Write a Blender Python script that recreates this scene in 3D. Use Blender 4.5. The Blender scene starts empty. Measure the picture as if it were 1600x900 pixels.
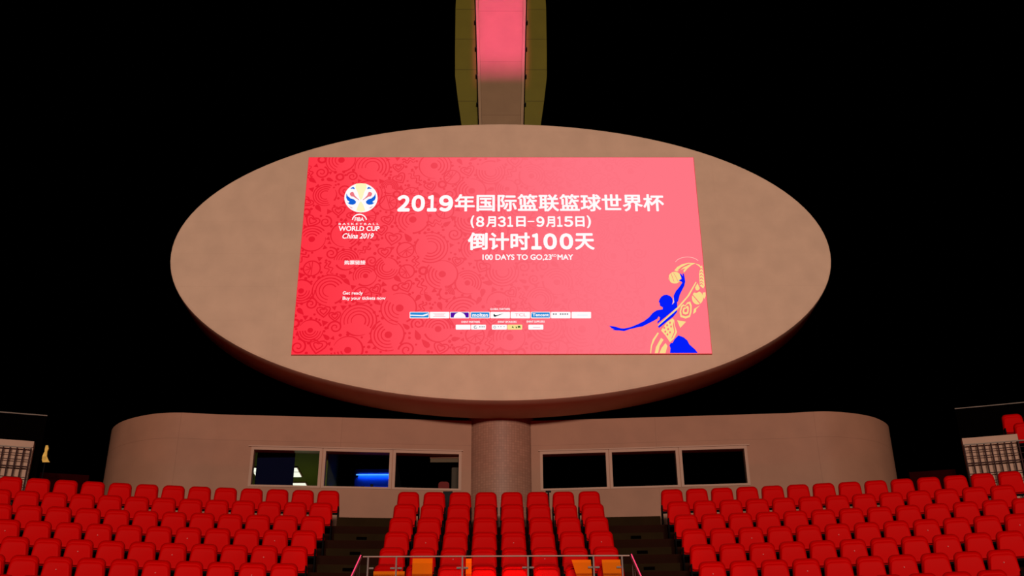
import bpy, bmesh, math, random
from mathutils import Vector, Matrix
from mathutils.geometry import tessellate_polygon

# ------------------------------------------------------------------ camera, world, lights, exposure
SC = bpy.context.scene
COL = SC.collection
R = math.radians
SC.view_settings.view_transform = 'Standard'
SC.view_settings.look = 'None'
SC.view_settings.exposure = 0.0
SC.view_settings.gamma = 1.0
SC.view_settings.use_curve_mapping = False

# the camera's eye is the origin; the running track lies 1.6 m below it
PITCH, ROLL, YAW = R(26.782), R(-0.4215), R(0.766)
cam_d = bpy.data.cameras.new('camera')
cam_d.sensor_width = 36.0
cam_d.lens = 36.0 * 1750 / 1600
cam_d.clip_end = 500
cam = bpy.data.objects.new('camera', cam_d)
COL.objects.link(cam)
_f = Vector((math.sin(YAW) * math.cos(PITCH), math.cos(YAW) * math.cos(PITCH), math.sin(PITCH)))
_r = Vector((math.cos(YAW), -math.sin(YAW), 0))
_u = _r.cross(_f)
_r2 = _r * math.cos(ROLL) + _u * math.sin(ROLL)
_u2 = -_r * math.sin(ROLL) + _u * math.cos(ROLL)
cam.matrix_world = Matrix(((_r2.x, _u2.x, -_f.x, 0), (_r2.y, _u2.y, -_f.y, 0), (_r2.z, _u2.z, -_f.z, 0), (0, 0, 0, 1)))
SC.camera = cam

world = bpy.data.worlds.new('night_sky')
SC.world = world
world.use_nodes = True
world.node_tree.nodes['Background'].inputs[0].default_value = (0.0, 0.0, 0.0, 1)
world.node_tree.nodes['Background'].inputs[1].default_value = 0.0

def area_light(name, loc, aim, sx, sy, power, color, spread=180):
    d = bpy.data.lights.new(name, 'AREA')
    d.shape = 'RECTANGLE'
    d.size, d.size_y = sx, sy
    d.energy = power
    d.color = color
    d.spread = R(spread)
    o = bpy.data.objects.new(name, d)
    COL.objects.link(o)
    o.location = loc
    o.rotation_euler = (Vector(aim) - Vector(loc)).to_track_quat('-Z', 'Y').to_euler()
    return o

# floodlights on the stand across the field
FLOOD = (1.0, 0.86, 0.72)
area_light('floodlight_west', (-3, -32, 11.3), (0, 21, 9), 7, 2.5, 12200, FLOOD)
area_light('floodlight_east', (6, -32, 11.3), (0, 21, 9), 7, 2.5, 13200, FLOOD)
# narrow pink effect projector that paints the upper mast
for k_, low in enumerate((17.95, 18.25, 18.6)):
    area_light('pink_projector', (0.07, 9.5 - 0.1 * k_, low + 3), (0.07, 23.5, low + 3), 1.30, 6.0, 33, (1.0, 0.09, 0.5), 1.8)
# red effect lamp inside the vomitory, under the glass railing
area_light('red_vomitory_lamp', (0.05, 16.75, 2.95), (0.1, 17.6, 3.75), 0.8, 0.12, 20, (1.0, 0.01, 0.0), 110)

# added unseen red fill, in place of bounce, for the underside of the disc
area_light('added_red_fill', (0, 11.5, 0.3), (0, 21.5, 8.6), 5.0, 0.6, 60, (1.0, 0.02, 0.0), 100)

# ------------------------------------------------------------------ materials
def lin(c):
    return tuple(((v / 255) / 12.92 if v / 255 <= 0.04045 else ((v / 255 + 0.055) / 1.055) ** 2.4) for v in c)

def new_mat(name):
    m = bpy.data.materials.new(name)
    m.use_nodes = True
    nt = m.node_tree
    nt.nodes.clear()
    out = nt.nodes.new('ShaderNodeOutputMaterial')
    return m, nt, out

def N(nt, t, **kw):
    n = nt.nodes.new(t)
    for k, v in kw.items():
        if k in ('operation', 'blend_type', 'data_type', 'feature', 'noise_dimensions', 'distance', 'interpolation_type', 'clamp'):
            setattr(n, k, v)
    return n

def paint(name, col, rough=0.6, spec=0.3, metal=0.0, var=0.12, scale=3.0, bump=0.0):
    """plain painted surface with a slight mottling"""
    m, nt, out = new_mat(name)
    b = N(nt, 'ShaderNodeBsdfPrincipled')
    tc = N(nt, 'ShaderNodeTexCoord')
    no = N(nt, 'ShaderNodeTexNoise')
    no.inputs['Scale'].default_value = scale
    no.inputs['Detail'].default_value = 4
    mx = N(nt, 'ShaderNodeMix', data_type='RGBA')
    mx.inputs['A'].default_value = (*[c * (1 - var) for c in col], 1)
    mx.inputs['B'].default_value = (*[min(1, c * (1 + var)) for c in col], 1)
    nt.links.new(tc.outputs['Object'], no.inputs['Vector'])
    nt.links.new(no.outputs['Fac'], mx.inputs['Factor'])
    nt.links.new(mx.outputs['Result'], b.inputs['Base Color'])
    b.inputs['Roughness'].default_value = rough
    b.inputs['Specular IOR Level'].default_value = spec
    b.inputs['Metallic'].default_value = metal
    if bump:
        bp = N(nt, 'ShaderNodeBump')
        bp.inputs['Strength'].default_value = bump
        nt.links.new(no.outputs['Fac'], bp.inputs['Height'])
        nt.links.new(bp.outputs['Normal'], b.inputs['Normal'])
    nt.links.new(b.outputs[0], out.inputs[0])
    return m

def panelled(name, col, seam, bw, bh, mortar, rough=0.6, var=0.08, offset=0.0, axes=(0, 2), shift=0.0):
    """cladding panels: a brick pattern without offset over the X-Z plane"""
    m, nt, out = new_mat(name)
    b = N(nt, 'ShaderNodeBsdfPrincipled')
    tc = N(nt, 'ShaderNodeTexCoord')
    sp = N(nt, 'ShaderNodeSeparateXYZ')
    cb = N(nt, 'ShaderNodeCombineXYZ')
    nt.links.new(tc.outputs['Object'], sp.inputs[0])
    ad = N(nt, 'ShaderNodeMath', operation='ADD')
    ad.inputs[1].default_value = shift
    nt.links.new(sp.outputs[axes[0]], ad.inputs[0])
    nt.links.new(ad.outputs[0], cb.inputs[0])
    nt.links.new(sp.outputs[axes[1]], cb.inputs[1])
    br = N(nt, 'ShaderNodeTexBrick')
    br.offset = offset
    br.inputs['Scale'].default_value = 1.0
    br.inputs['Brick Width'].default_value = bw
    br.inputs['Row Height'].default_value = bh
    br.inputs['Mortar Size'].default_value = mortar
    br.inputs['Mortar Smooth'].default_value = 0.3
    br.inputs['Color1'].default_value = (*[c * (1 - var) for c in col], 1)
    br.inputs['Color2'].default_value = (*[c * (1 + var) for c in col], 1)
    br.inputs['Mortar'].default_value = (*seam, 1)
    nt.links.new(cb.outputs[0], br.inputs['Vector'])
    no = N(nt, 'ShaderNodeTexNoise')
    no.inputs['Scale'].default_value = 2.0
    no.inputs['Detail'].default_value = 5
    nt.links.new(tc.outputs['Object'], no.inputs['Vector'])
    mx = N(nt, 'ShaderNodeMix', data_type='RGBA', blend_type='MULTIPLY')
    mx.inputs['Factor'].default_value = 0.35
    rp = N(nt, 'ShaderNodeMapRange')
    rp.inputs['From Min'].default_value = 0.3
    rp.inputs['From Max'].default_value = 0.7
    rp.inputs['To Min'].default_value = 0.75
    rp.inputs['To Max'].default_value = 1.1
    nt.links.new(no.outputs['Fac'], rp.inputs[0])
    nt.links.new(br.outputs['Color'], mx.inputs['A'])
    nt.links.new(rp.outputs[0], mx.inputs['B'])
    nt.links.new(mx.outputs['Result'], b.inputs['Base Color'])
    b.inputs['Roughness'].default_value = rough
    b.inputs['Specular IOR Level'].default_value = 0.2
    nt.links.new(b.outputs[0], out.inputs[0])
    return m

def glow(name, col, strength=1.0):
    m, nt, out = new_mat(name)
    e = N(nt, 'ShaderNodeEmission')
    e.inputs[0].default_value = (*col, 1)
    e.inputs[1].default_value = strength
    nt.links.new(e.outputs[0], out.inputs[0])
    return m

def glass(name, refl=0.05, tint=(0.95, 0.97, 0.96)):
    m, nt, out = new_mat(name)
    t = N(nt, 'ShaderNodeBsdfTransparent')
    t.inputs[0].default_value = (*tint, 1)
    g = N(nt, 'ShaderNodeBsdfGlossy')
    g.inputs['Roughness'].default_value = 0.02
    x = N(nt, 'ShaderNodeMixShader')
    x.inputs[0].default_value = refl
    nt.links.new(t.outputs[0], x.inputs[1])
    nt.links.new(g.outputs[0], x.inputs[2])
    nt.links.new(x.outputs[0], out.inputs[0])
    return m

def screen_picture(name, ornament):
    """the red picture on the display: swirls of darker red on the left that thin out to the right"""
    m, nt, out = new_mat(name)
    L = nt.links
    tc = N(nt, 'ShaderNodeTexCoord')
    sp = N(nt, 'ShaderNodeSeparateXYZ')
    L.new(tc.outputs['Object'], sp.inputs[0])
    cb = N(nt, 'ShaderNodeCombineXYZ')
    L.new(sp.outputs[0], cb.inputs[0]); L.new(sp.outputs[2], cb.inputs[1])
    def math_n(op, a, b=None, c=None):
        n = N(nt, 'ShaderNodeMath', operation=op)
        for i, v in enumerate((a, b, c)):
            if v is None: continue
            if isinstance(v, (int, float)): n.inputs[i].default_value = v
            else: L.new(v, n.inputs[i])
        return n.outputs[0]
    def rng(v, a, b, c=0.0, d=1.0):
        n = N(nt, 'ShaderNodeMapRange', interpolation_type='SMOOTHSTEP')
        L.new(v, n.inputs[0])
        for i, q in enumerate((a, b, c, d)): n.inputs[i + 1].default_value = q
        return n.outputs[0]
    # the ornament of the picture fades out towards its right half
    fade = rng(math_n('ADD', sp.outputs[0], math_n('MULTIPLY', sp.outputs[2], 0.15)), -4.9, 2.6, 1.0, 0.0)
    fade = math_n('ADD', math_n('MULTIPLY', fade, 0.9), 0.05)
    base = N(nt, 'ShaderNodeMix', data_type='RGBA')
    base.inputs['A'].default_value = (*lin((255, 50, 66)), 1)
    base.inputs['B'].default_value = (*lin((255, 118, 132)), 1)
    L.new(rng(math_n('ADD', sp.outputs[0], math_n('MULTIPLY', sp.outputs[2], 0.12)), -4.6, 3.2), base.inputs['Factor'])
    mix = N(nt, 'ShaderNodeMix', data_type='RGBA')
    L.new(math_n('MULTIPLY', fade, ornament), mix.inputs['Factor'])
    L.new(base.outputs['Result'], mix.inputs['A'])
    mix.inputs['B'].default_value = (*lin((222, 8, 34)), 1)
    e = N(nt, 'ShaderNodeEmission')
    L.new(mix.outputs['Result'], e.inputs[0])
    L.new(e.outputs[0], out.inputs[0])
    return m

M = {}
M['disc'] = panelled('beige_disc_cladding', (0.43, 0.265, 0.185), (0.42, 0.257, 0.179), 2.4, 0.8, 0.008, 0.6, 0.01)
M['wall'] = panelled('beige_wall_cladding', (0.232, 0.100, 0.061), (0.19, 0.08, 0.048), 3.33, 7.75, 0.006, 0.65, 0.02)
M['frame'] = paint('beige_window_trim', (0.26, 0.125, 0.08), 0.55)
M['column'] = panelled('mosaic_column', (0.215, 0.093, 0.062), (0.175, 0.073, 0.048), 0.055, 0.055, 0.006, 0.5, 0.1)
M['mast'] = panelled('mast_white_face', (0.175, 0.095, 0.05), (0.13, 0.065, 0.033), 3.0, 1.7, 0.008, 0.6, 0.03, shift=1.5)
M['mast_edge'] = paint('mast_edge_trim', (0.21, 0.118, 0.065), 0.55)
M['wing'] = panelled('mast_olive_fin', (0.098, 0.074, 0.005), (0.055, 0.04, 0.003), 4.0, 1.02, 0.012, 0.6, 0.04)
M['dark'] = paint('black_steel', (0.003, 0.0025, 0.003), 0.6, 0.08)
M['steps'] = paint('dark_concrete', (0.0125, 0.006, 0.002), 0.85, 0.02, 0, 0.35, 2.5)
M['terrace'] = paint('dark_terrace_concrete', (0.011, 0.003, 0.0015), 0.9, 0.02, 0, 0.3, 2.0)  # one dark mottled base tone for the whole terrace
M['vent'] = paint('vent_black', (0.0008, 0.0005, 0.0004), 0.9, 0.0)
M['ground'] = paint('red_running_track', (0.12, 0.004, 0.002), 0.9, 0.02, 0, 0.2, 0.5)
M['seat'] = paint('red_seat_plastic', (0.41, 0.0, 0.0), 0.5, 0.018, 0, 0.04, 1.2)
M['badge'] = paint('seat_rivet_pale', (0.42, 0.03, 0.02), 0.5)
M['bracket'] = paint('seat_leg_black', (0.0015, 0.0008, 0.001), 0.7, 0.03)
M['steel'] = paint('brushed_steel', (0.20, 0.145, 0.12), 0.4, 0.2, 0.2)
M['rail_dark'] = paint('rail_post_steel', (0.055, 0.035, 0.03), 0.45, 0.2, 0.2)
M['mesh_red'] = paint('dark_red_mesh_bars', (0.022, 0.003, 0.002), 0.8)
M['orange'] = paint('orange_patch', (0.50, 0.10, 0.001), 0.7, 0.02, 0, 0.08)
M['glass'] = glass('window_glass', 0.03)
M['rail_glass'] = glass('railing_glass', 0.02, (0.93, 0.95, 0.94))
M['olive_room'] = paint('olive_room_paint', (0.11, 0.12, 0.012), 0.8)
M['dark_room'] = paint('dark_room_paint', (0.012, 0.012, 0.014), 0.9, 0.1)
M['blue_wall'] = paint('dark_blue_board', (0.012, 0.05, 0.30), 0.7, 0.1)
M['blind'] = paint('navy_roller_blind', (0.0002, 0.0003, 0.011), 0.9, 0.1)
M['beige_blind'] = paint('beige_roller_blind', (0.08, 0.045, 0.025), 0.8)
M['cabinet'] = paint('beige_cabinet', (0.035, 0.016, 0.007), 0.7)
M['redcloth'] = paint('red_chair_fabric', (0.12, 0.004, 0.003), 0.8)
M['lamp_white'] = glow('fluorescent_white', lin((255, 255, 235)), 1.15)
M['lamp_blue'] = glow('blue_tube', (0.10, 0.42, 1.0), 1.3)
M['pink_strip'] = glow('pink_led_strip', (1.0, 0.055, 0.15), 1.3)
M['yellow'] = paint('yellow_white_cloth', (0.60, 0.36, 0.08), 0.8, 0.1, 0, 0.6, 12)
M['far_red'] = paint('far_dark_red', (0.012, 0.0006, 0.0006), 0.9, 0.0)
M['tile_panel'] = paint('beige_tile_panel', (0.30, 0.16, 0.11), 0.7)
M['bezel'] = paint('bezel_red_spill', (0.75, 0.05, 0.06), 0.5)  # red spill of the display put into the bezel colour
M['picture'] = screen_picture('screen_picture', 0.0)
M['ornament'] = screen_picture('screen_ornament', 0.85)
for k, c in {'white': (255, 252, 252), 'cream': (255, 246, 190), 'logo_blue': (22, 98, 214), 'logo_red': (238, 120, 130),
             'logo_pink': (246, 170, 180), 'sky_blue': (34, 140, 214), 'purple': (84, 16, 160), 'black': (14, 14, 26), 'grey': (120, 108, 120),
             'pale_blue': (206, 226, 246), 'pale_gold': (250, 226, 150), 'logo_green': (50, 92, 40), 'player_blue': (4, 30, 250),
             'pale_pink': (255, 205, 190), 'gold': (250, 218, 140), 'screen_pink': (255, 112, 126)}.items():
    M[k] = glow('screen_' + k, lin(c))

# ------------------------------------------------------------------ mesh helpers
class MB:
    def __init__(s): s.v, s.f, s.smooth = [], [], False
    def add(s, vs, fs):
        o = len(s.v); s.v += [tuple(v) for v in vs]; s.f += [tuple(o + i for i in f) for f in fs]; return s
    def box(s, x0, x1, y0, y1, z0, z1):
        return s.add([(x, y, z) for z in (z0, z1) for y in (y0, y1) for x in (x0, x1)],
                     [(0, 2, 3, 1), (4, 5, 7, 6), (0, 1, 5, 4), (2, 6, 7, 3), (0, 4, 6, 2), (1, 3, 7, 5)])
    def arcbox(s, r0, r1, a0, a1, z0, z1, n=24, cy=0.0):
        """a block bent along the rows: radius r0..r1, angle a0..a1 about (0, cy)"""
        vs = []
        for i in range(n + 1):
            a = a0 + (a1 - a0) * i / n
            for r in (r0, r1):
                for z in (z0, z1): vs.append((r * math.sin(a), cy + r * math.cos(a), z))
        fs = [(0, 1, 3, 2), tuple(4 * n + k for k in (0, 2, 3, 1))]
        for i in range(n):
            b, c = 4 * i, 4 * i + 4
            fs += [(b, c, c + 1, b + 1), (b + 2, b + 3, c + 3, c + 2), (b + 1, c + 1, c + 3, b + 3), (b, b + 2, c + 2, c)]
        return s.add(vs, fs)
    def tube(s, pts, r, n=8):
        pts = [Vector(p) for p in pts]; vs = []; fs = []
        for i, p in enumerate(pts):
            t = (pts[min(i + 1, len(pts) - 1)] - pts[max(i - 1, 0)]).normalized()
            a = t.orthogonal().normalized() if abs(t.z) > 0.98 else t.cross(Vector((0, 0, 1))).normalized()
            b = t.cross(a)
            vs += [p + a * (r * math.cos(2 * math.pi * k / n)) + b * (r * math.sin(2 * math.pi * k / n)) for k in range(n)]
        for i in range(len(pts) - 1):
            for k in range(n):
                fs.append((i * n + k, i * n + (k + 1) % n, (i + 1) * n + (k + 1) % n, (i + 1) * n + k))
        fs += [tuple(range(n))[::-1], tuple((len(pts) - 1) * n + k for k in range(n))]
        return s.add(vs, fs)
    def loft(s, rings, cap0=True, cap1=True):
        n = len(rings[0]); vs = [p for r in rings for p in r]; fs = []
        for i in range(len(rings) - 1):
            for k in range(n):
                fs.append((i * n + k, i * n + (k + 1) % n, (i + 1) * n + (k + 1) % n, (i + 1) * n + k))
        if cap0: fs.append(tuple(range(n))[::-1])
        if cap1: fs.append(tuple((len(rings) - 1) * n + k for k in range(n)))
        return s.add(vs, fs)
    def prism(s, poly, y0, y1):
        """an X-Z outline with thickness along Y"""
        return s.loft([[(x, y0, z) for x, z in poly], [(x, y1, z) for x, z in poly]])
    def mesh(s, name):
        me = bpy.data.meshes.new(name); me.from_pydata(s.v, [], s.f)
        bm = bmesh.new(); bm.from_mesh(me); bmesh.ops.recalc_face_normals(bm, faces=bm.faces); bm.to_mesh(me); bm.free()
        me.update()
        return me

def smooth(me, angle=40):
    me.polygons.foreach_set('use_smooth', [True] * len(me.polygons))
    me.set_sharp_from_angle(angle=R(angle))

def obj(name, mb, mat, parent=None, sm=None, loc=None):
    me = mb.mesh(name) if isinstance(mb, MB) else mb
    if mat and not me.materials: me.materials.append(M[mat])
    if sm: smooth(me, sm)
    o = bpy.data.objects.new(name, me)
    COL.objects.link(o)
    if parent: o.parent = parent
    if loc: o.location = loc
    return o

def empty(name, loc, rz=0.0):
    o = bpy.data.objects.new(name, None)
    COL.objects.link(o); o.location = loc; o.rotation_euler = (0, 0, rz); o.empty_display_size = 0.2
    return o

def tag(o, label, cat, group=None):
    o['label'] = label; o['category'] = cat
    if group: o['group'] = group
    return o

def struct(name, mb, mat, label=None, sm=None):
    o = obj(name, mb, mat, None, sm)
    o['kind'] = 'structure'
    if label: o['label'] = label
    return o

# ------------------------------------------------------------------ ground and stepped stand
GZ = -1.6                                    # running track level
struct('ground', MB().box(-60, 60, -60, 60, GZ - 0.3, GZ), 'ground')

CY = -16.105                                 # centre of the curved rows
R0, TREAD, RISE, H0 = 37.3209, 0.71136, 0.44493, 6.2822
SEAT_H = 0.82
def tread_z(i): return H0 - SEAT_H - RISE * i
def front_r(i): return R0 - 0.45 - TREAD * i
NROW = 10
mb = MB()
prof = [(front_r(NROW - 1), GZ)]
for i in range(NROW - 1, -1, -1):
    prof += [(front_r(i), tread_z(i))] if i == NROW - 1 else [(front_r(i), tread_z(i + 1)), (front_r(i), tread_z(i))]
prof += [(46.0, tread_z(0)), (46.0, GZ)]
A1 = 0.33
rings = []
for k in range(49):
    a = -A1 + 2 * A1 * k / 48
    rings.append([(r * math.sin(a), CY + r * math.cos(a), z) for r, z in prof])
mb.loft(rings)
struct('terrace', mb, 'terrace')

# aisle stairs: half steps in front of every riser, a small black vent in each
for side, tagname in ((-1, 'left'), (1, 'right')):
    mb = MB(); vents = []
    def ang(x, r): return x / r
    for i in range(0, 9):
        r = front_r(i)
        xi, xo = 2.03, 3.04 + 0.02 * i
        a0, a1 = sorted((side * xi / r, side * xo / r))
        zb = tread_z(i + 1)
        mb.arcbox(r - 0.31, r, a0, a1, zb, zb + RISE / 2, 4, CY)
        v = MB()
        w = 0.095 / r; ac = (a0 + a1) / 2
        v.arcbox(r - 0.33, r - 0.30, ac - w, ac + w, zb + 0.115, zb + 0.165, 2, CY)
        vents.append(v)
    r = front_r(0)
    a0, a1 = sorted((side * 2.0 / r, side * 3.03 / r))
    mb.arcbox(r, 38.35, a0, a1, tread_z(0), tread_z(0) + 0.165, 4, CY)
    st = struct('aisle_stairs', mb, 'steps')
    for v in vents: obj('vent', v, 'vent', st)

# ------------------------------------------------------------------ control-room building behind the back row
FLOOR, ROOF = tread_z(0), 8.31
SILL, HEAD = 6.79, 7.565
plan = {-1: [(-0.585, 22.80), (-5.93, 22.36), (-6.65, 22.25), (-7.15, 22.29), (-7.57, 22.45), (-7.93, 22.67), (-8.19, 22.91), (-8.42, 23.25), (-8.55, 23.65), (-8.58, 24.2), (-8.58, 28.0)],
        1: [(0.685, 22.82), (6.10, 22.38), (6.72, 22.285), (7.06, 22.29), (7.54, 22.40), (7.93, 22.57), (8.20, 22.77), (8.45, 23.05), (8.59, 23.33), (8.66, 23.7), (8.68, 24.2), (8.68, 28.0)]}
wins = {-1: [(-5.115, -3.74), (-3.634, -2.287), (-2.18, -0.834)], 1: [(0.916, 2.267), (2.373, 3.73), (3.837, 5.158)]}
def wall_y(x):
    p = plan[-1 if x < 0 else 1]
    (x0, y0), (x1, y1) = p[0], p[1]
    return y0 + (y1 - y0) * (x - x0) / (x1 - x0)
TH = 0.22
def slab_xy(mb, p, q, z0, z1, th=TH):
    """upright slab from plan point p to q, front face on p-q, th deep behind"""
    vs = [(p[0], p[1], z0), (q[0], q[1], z0), (q[0], q[1] + th, z0), (p[0], p[1] + th, z0), (p[0], p[1], z1), (q[0], q[1], z1), (q[0], q[1] + th, z1), (p[0], p[1] + th, z1)]
    mb.add(vs, [(0, 3, 2, 1), (4, 5, 6, 7), (0, 1, 5, 4), (1, 2, 6, 5), (2, 3, 7, 6), (3, 0, 4, 7)])
def refine(pts):
    """Catmull-Rom through the corner points so that the end turns in a smooth curve"""
    out = [pts[0], pts[1]]
    for i in range(1, len(pts) - 2):
        p0, p1, p2, p3 = pts[i - 1], pts[i], pts[i + 1], pts[i + 2]
        if i == 1:
            d = math.hypot(p2[0] - p1[0], p2[1] - p1[1]) / math.hypot(p1[0] - p0[0], p1[1] - p0[1])
            p0 = (p1[0] + (p0[0] - p1[0]) * d, p1[1] + (p0[1] - p1[1]) * d)
        for k in range(1, 5):
            t = k / 4
            out.append(tuple(0.5 * ((2 * p1[j]) + (p2[j] - p0[j]) * t + (2 * p0[j] - 5 * p1[j] + 4 * p2[j] - p3[j]) * t * t + (3 * p1[j] - p0[j] - 3 * p2[j] + p3[j]) * t ** 3) for j in (0, 1)))
    out.append(pts[-1])
    return out
wn = 1
for side in (-1, 1):
    P_ = refine(plan[side])
    mb = MB()
    # straight front with window openings
    edges = [P_[0][0]] + [v for w in sorted(wins[side], key=lambda w: abs(w[0] + w[1])) for v in sorted(w, key=abs)] + [P_[1][0]]
    for a, b in zip(edges[:-1], edges[1:]):
        pa, pb = (a, wall_y(a)), (b, wall_y(b))
        if any(abs((a + b) / 2 - (w[0] + w[1]) / 2) < 0.05 for w in wins[side]):
            slab_xy(mb, pa, pb, FLOOR, SILL); slab_xy(mb, pa, pb, HEAD, ROOF)
        else:
            slab_xy(mb, pa, pb, FLOOR, ROOF)
    # rounded end as one continuous strip with its own thickness
    rings = []
    E_ = P_[1:]
    for i, p in enumerate(E_):
        q0, q1 = E_[max(0, i - 1)], E_[min(len(E_) - 1, i + 1)]
        t = Vector((q1[0] - q0[0], q1[1] - q0[1], 0)).normalized()
        n = Vector((-t.y, t.x, 0)) * (-side) * -1
        if i == 0: n = Vector((0, 1, 0))
        if n.dot(Vector((-side * 1.0, 0.3, 0))) < 0: n = -n
        i2 = (p[0] + n.x * TH, p[1] + n.y * TH)
        rings.append([(p[0], p[1], FLOOR), (p[0], p[1], ROOF), (i2[0], i2[1], ROOF), (i2[0], i2[1], FLOOR)])
    mb.loft(rings)
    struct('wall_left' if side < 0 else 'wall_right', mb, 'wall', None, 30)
    # windows: beige trim, sill, glass pane
    for (a, b) in wins[side]:
        fr = MB()
        ya, yb = wall_y(a), wall_y(b)
        def bar(x0, x1, z0, z1, out=0.012, dep=0.14):
            slab_xy(fr, (x0, wall_y(x0) - out), (x1, wall_y(x1) - out), z0, z1, dep)
        bar(a - 0.045, a + 0.012, SILL - 0.03, HEAD + 0.05); bar(b - 0.012, b + 0.045, SILL - 0.03, HEAD + 0.05)
        bar(a + 0.012, b - 0.012, HEAD - 0.012, HEAD + 0.05); bar(a + 0.012, b - 0.012, SILL - 0.03, SILL + 0.012)
        w = struct('window_%d' % wn, fr, 'frame'); wn += 1
        g = MB(); slab_xy(g, (a + 0.01, wall_y(a) + 0.06), (b - 0.01, wall_y(b) + 0.06), SILL + 0.01, HEAD - 0.01, 0.012)
        obj('pane', g, 'glass', w)
# long moulding above the window groups
for n_, (x0, x1) in enumerate(((-5.22, -0.76), (0.84, 5.26))):
    t = MB(); slab_xy(t, (x0, wall_y(x0) - 0.03), (x1, wall_y(x1) - 0.03), HEAD + 0.05, HEAD + 0.075, 0.05)
    struct('trim_%d' % (n_ + 1), t, 'frame')

# roof slab, back wall, room floors and partitions
rf = MB()
for side in (-1, 1):
    P_ = refine(plan[side])
    ins = [(x - side * 0.1, y + 0.1) for x, y in P_[1:]]
    poly = [(side * 0.62, 22.9)] + ins + [(side * 0.62, 28.0)]
    rf.loft([[(x, y, ROOF - 0.12) for x, y in poly], [(x, y, ROOF - 0.02) for x, y in poly]])
struct('roof', rf, 'dark_room')
struct('wall_back', MB().box(-8.6, 8.7, 28.0, 28.2, FLOOR, ROOF), 'dark_room')
def part_wall(x, name, mat):
    struct(name, MB().box(x - 0.04, x + 0.04, 23.05, 28.0, FLOOR, ROOF - 0.12), mat)
part_wall(-5.95, 'wall_far_left_room', 'olive_room')
part_wall(-3.69, 'wall_left_room', 'olive_room')
part_wall(-2.235, 'wall_middle_room', 'dark_room')
part_wall(-0.70, 'wall_inner_room', 'dark_room')
part_wall(0.80, 'wall_inner_room_east', 'dark_room')
struct('floor', MB().box(-5.9, -3.74, 23.1, 27.99, FLOOR + 0.001, FLOOR + 0.02), 'tile_panel')
room_lamp = bpy.data.lights.new('room_lamp', 'POINT'); room_lamp.energy = 20; room_lamp.color = (0.85, 1.0, 0.55); room_lamp.shadow_soft_size = 0.2  # added fill that brightens the olive ceiling, no fixture here
added_room_fill_o = bpy.data.objects.new('room_lamp', room_lamp); COL.objects.link(added_room_fill_o); added_room_fill_o.location = (-4.7, 25.9, 6.4)
struct('ceiling', MB().box(-5.9, -3.74, 22.75, 28.0, 8.12, 8.18), 'olive_room')

# lit left room: fluorescent ceiling panels, a dark blind hanging in the window
LG = 'ceiling light panels in the lit left room'
def ceiling_light(x0, x1, y0, y1, label):
    e = empty('ceiling_light', ((x0 + x1) / 2, (y0 + y1) / 2, 8.12)); tag(e, label, 'ceiling light', LG)
    hx, hy = (x1 - x0) / 2, (y1 - y0) / 2
    obj('housing', MB().box(-hx - 0.03, hx + 0.03, -hy - 0.03, hy + 0.03, -0.03, 0.0), 'frame', e)
    obj('diffuser', MB().box(-hx, hx, -hy, hy, -0.045, -0.03), 'lamp_white', e)
ceiling_light(-5.80, -4.73, 25.36, 25.62, 'upper strip of the white fluorescent pair on the left room ceiling')
ceiling_light(-5.80, -4.73, 25.70, 26.03, 'lower strip of the white fluorescent pair on the left room ceiling')
ceiling_light(-5.35, -4.72, 26.57, 27.05, 'lowest white fluorescent panel, just above the left window sill')
e = empty('roller_blind', (-4.72, 22.85, HEAD + 0.13)); tag(e, 'dark navy roller blind pulled down inside the leftmost window', 'blind')
obj('roller', MB().tube([(-0.41, 0, 0), (0.41, 0, 0)], 0.022, 10), 'dark', e, 40)
obj('fabric', MB().box(-0.40, 0.40, 0.015, 0.021, -0.93, 0.0), 'blind', e)
e = empty('document_box', (-3.86, 22.95, FLOOR)); tag(e, 'small white box on a post at the right end of the leftmost window', 'box')
obj('body', MB().box(-0.075, 0.075, -0.05, 0.07, 1.12, 1.44), 'tile_panel', e); obj('post', MB().box(-0.03, 0.03, -0.02, 0.04, 0, 1.12), 'dark', e)

# blue-lit middle room: backdrop board with two blue tubes and small dark equipment
e = empty('backdrop_board', (-2.86, 24.75, FLOOR)); tag(e, 'blue backdrop board with dark left post inside the second window', 'board')
obj('board', MB().box(-0.42, 0.57, 0, 0.05, 0.0, 2.40), 'blue_wall', e); obj('post', MB().box(-0.50, -0.42, -0.10, 0.06, 0.0, 2.6), 'dark', e)
for z, lb in ((7.70, 'upper glowing blue tube light on the backdrop in the second window'), (7.36, 'lower glowing blue tube light on the backdrop in the second window')):
    t = empty('tube_light', (-2.80, 24.66, z)); tag(t, lb, 'tube light', 'blue tube lights in the second window')
    obj('tube', MB().tube([(-0.44, 0, 0), (0.50, 0, 0)], 0.014, 8), 'lamp_blue', t, 40)
    obj('bracket', MB().box(-0.44, -0.40, 0.0, 0.08, -0.02, 0.02), 'dark', t); obj('bracket', MB().box(0.46, 0.50, 0.0, 0.08, -0.02, 0.02), 'dark', t)
for x, h_, lb in ((-3.02, 1.80, 'black microphone stand at the left before the blue backdrop'), (-2.82, 1.84, 'black microphone stand in the middle before the blue backdrop'), (-2.40, 1.82, 'black microphone stand at the right before the blue backdrop')):
    t = empty('microphone_stand', (x, 24.2, FLOOR)); tag(t, lb, 'stand', 'stands before the blue backdrop')
    obj('pole', MB().tube([(0, 0, 0.02), (0, 0, h_)], 0.012, 6), 'dark', t); obj('base', MB().tube([(0, 0, 0), (0, 0, 0.02)], 0.08, 12), 'dark', t)
    obj('head', MB().box(-0.035, 0.035, -0.02, 0.02, h_ - 0.01, h_ + 0.03), 'dark', t)
area_light('blue_wash', (-2.77, 24.695, 7.71), (-2.77, 24.75, 7.69), 0.9, 0.03, 4.0, (0.03, 0.25, 1.0), 150)
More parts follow.
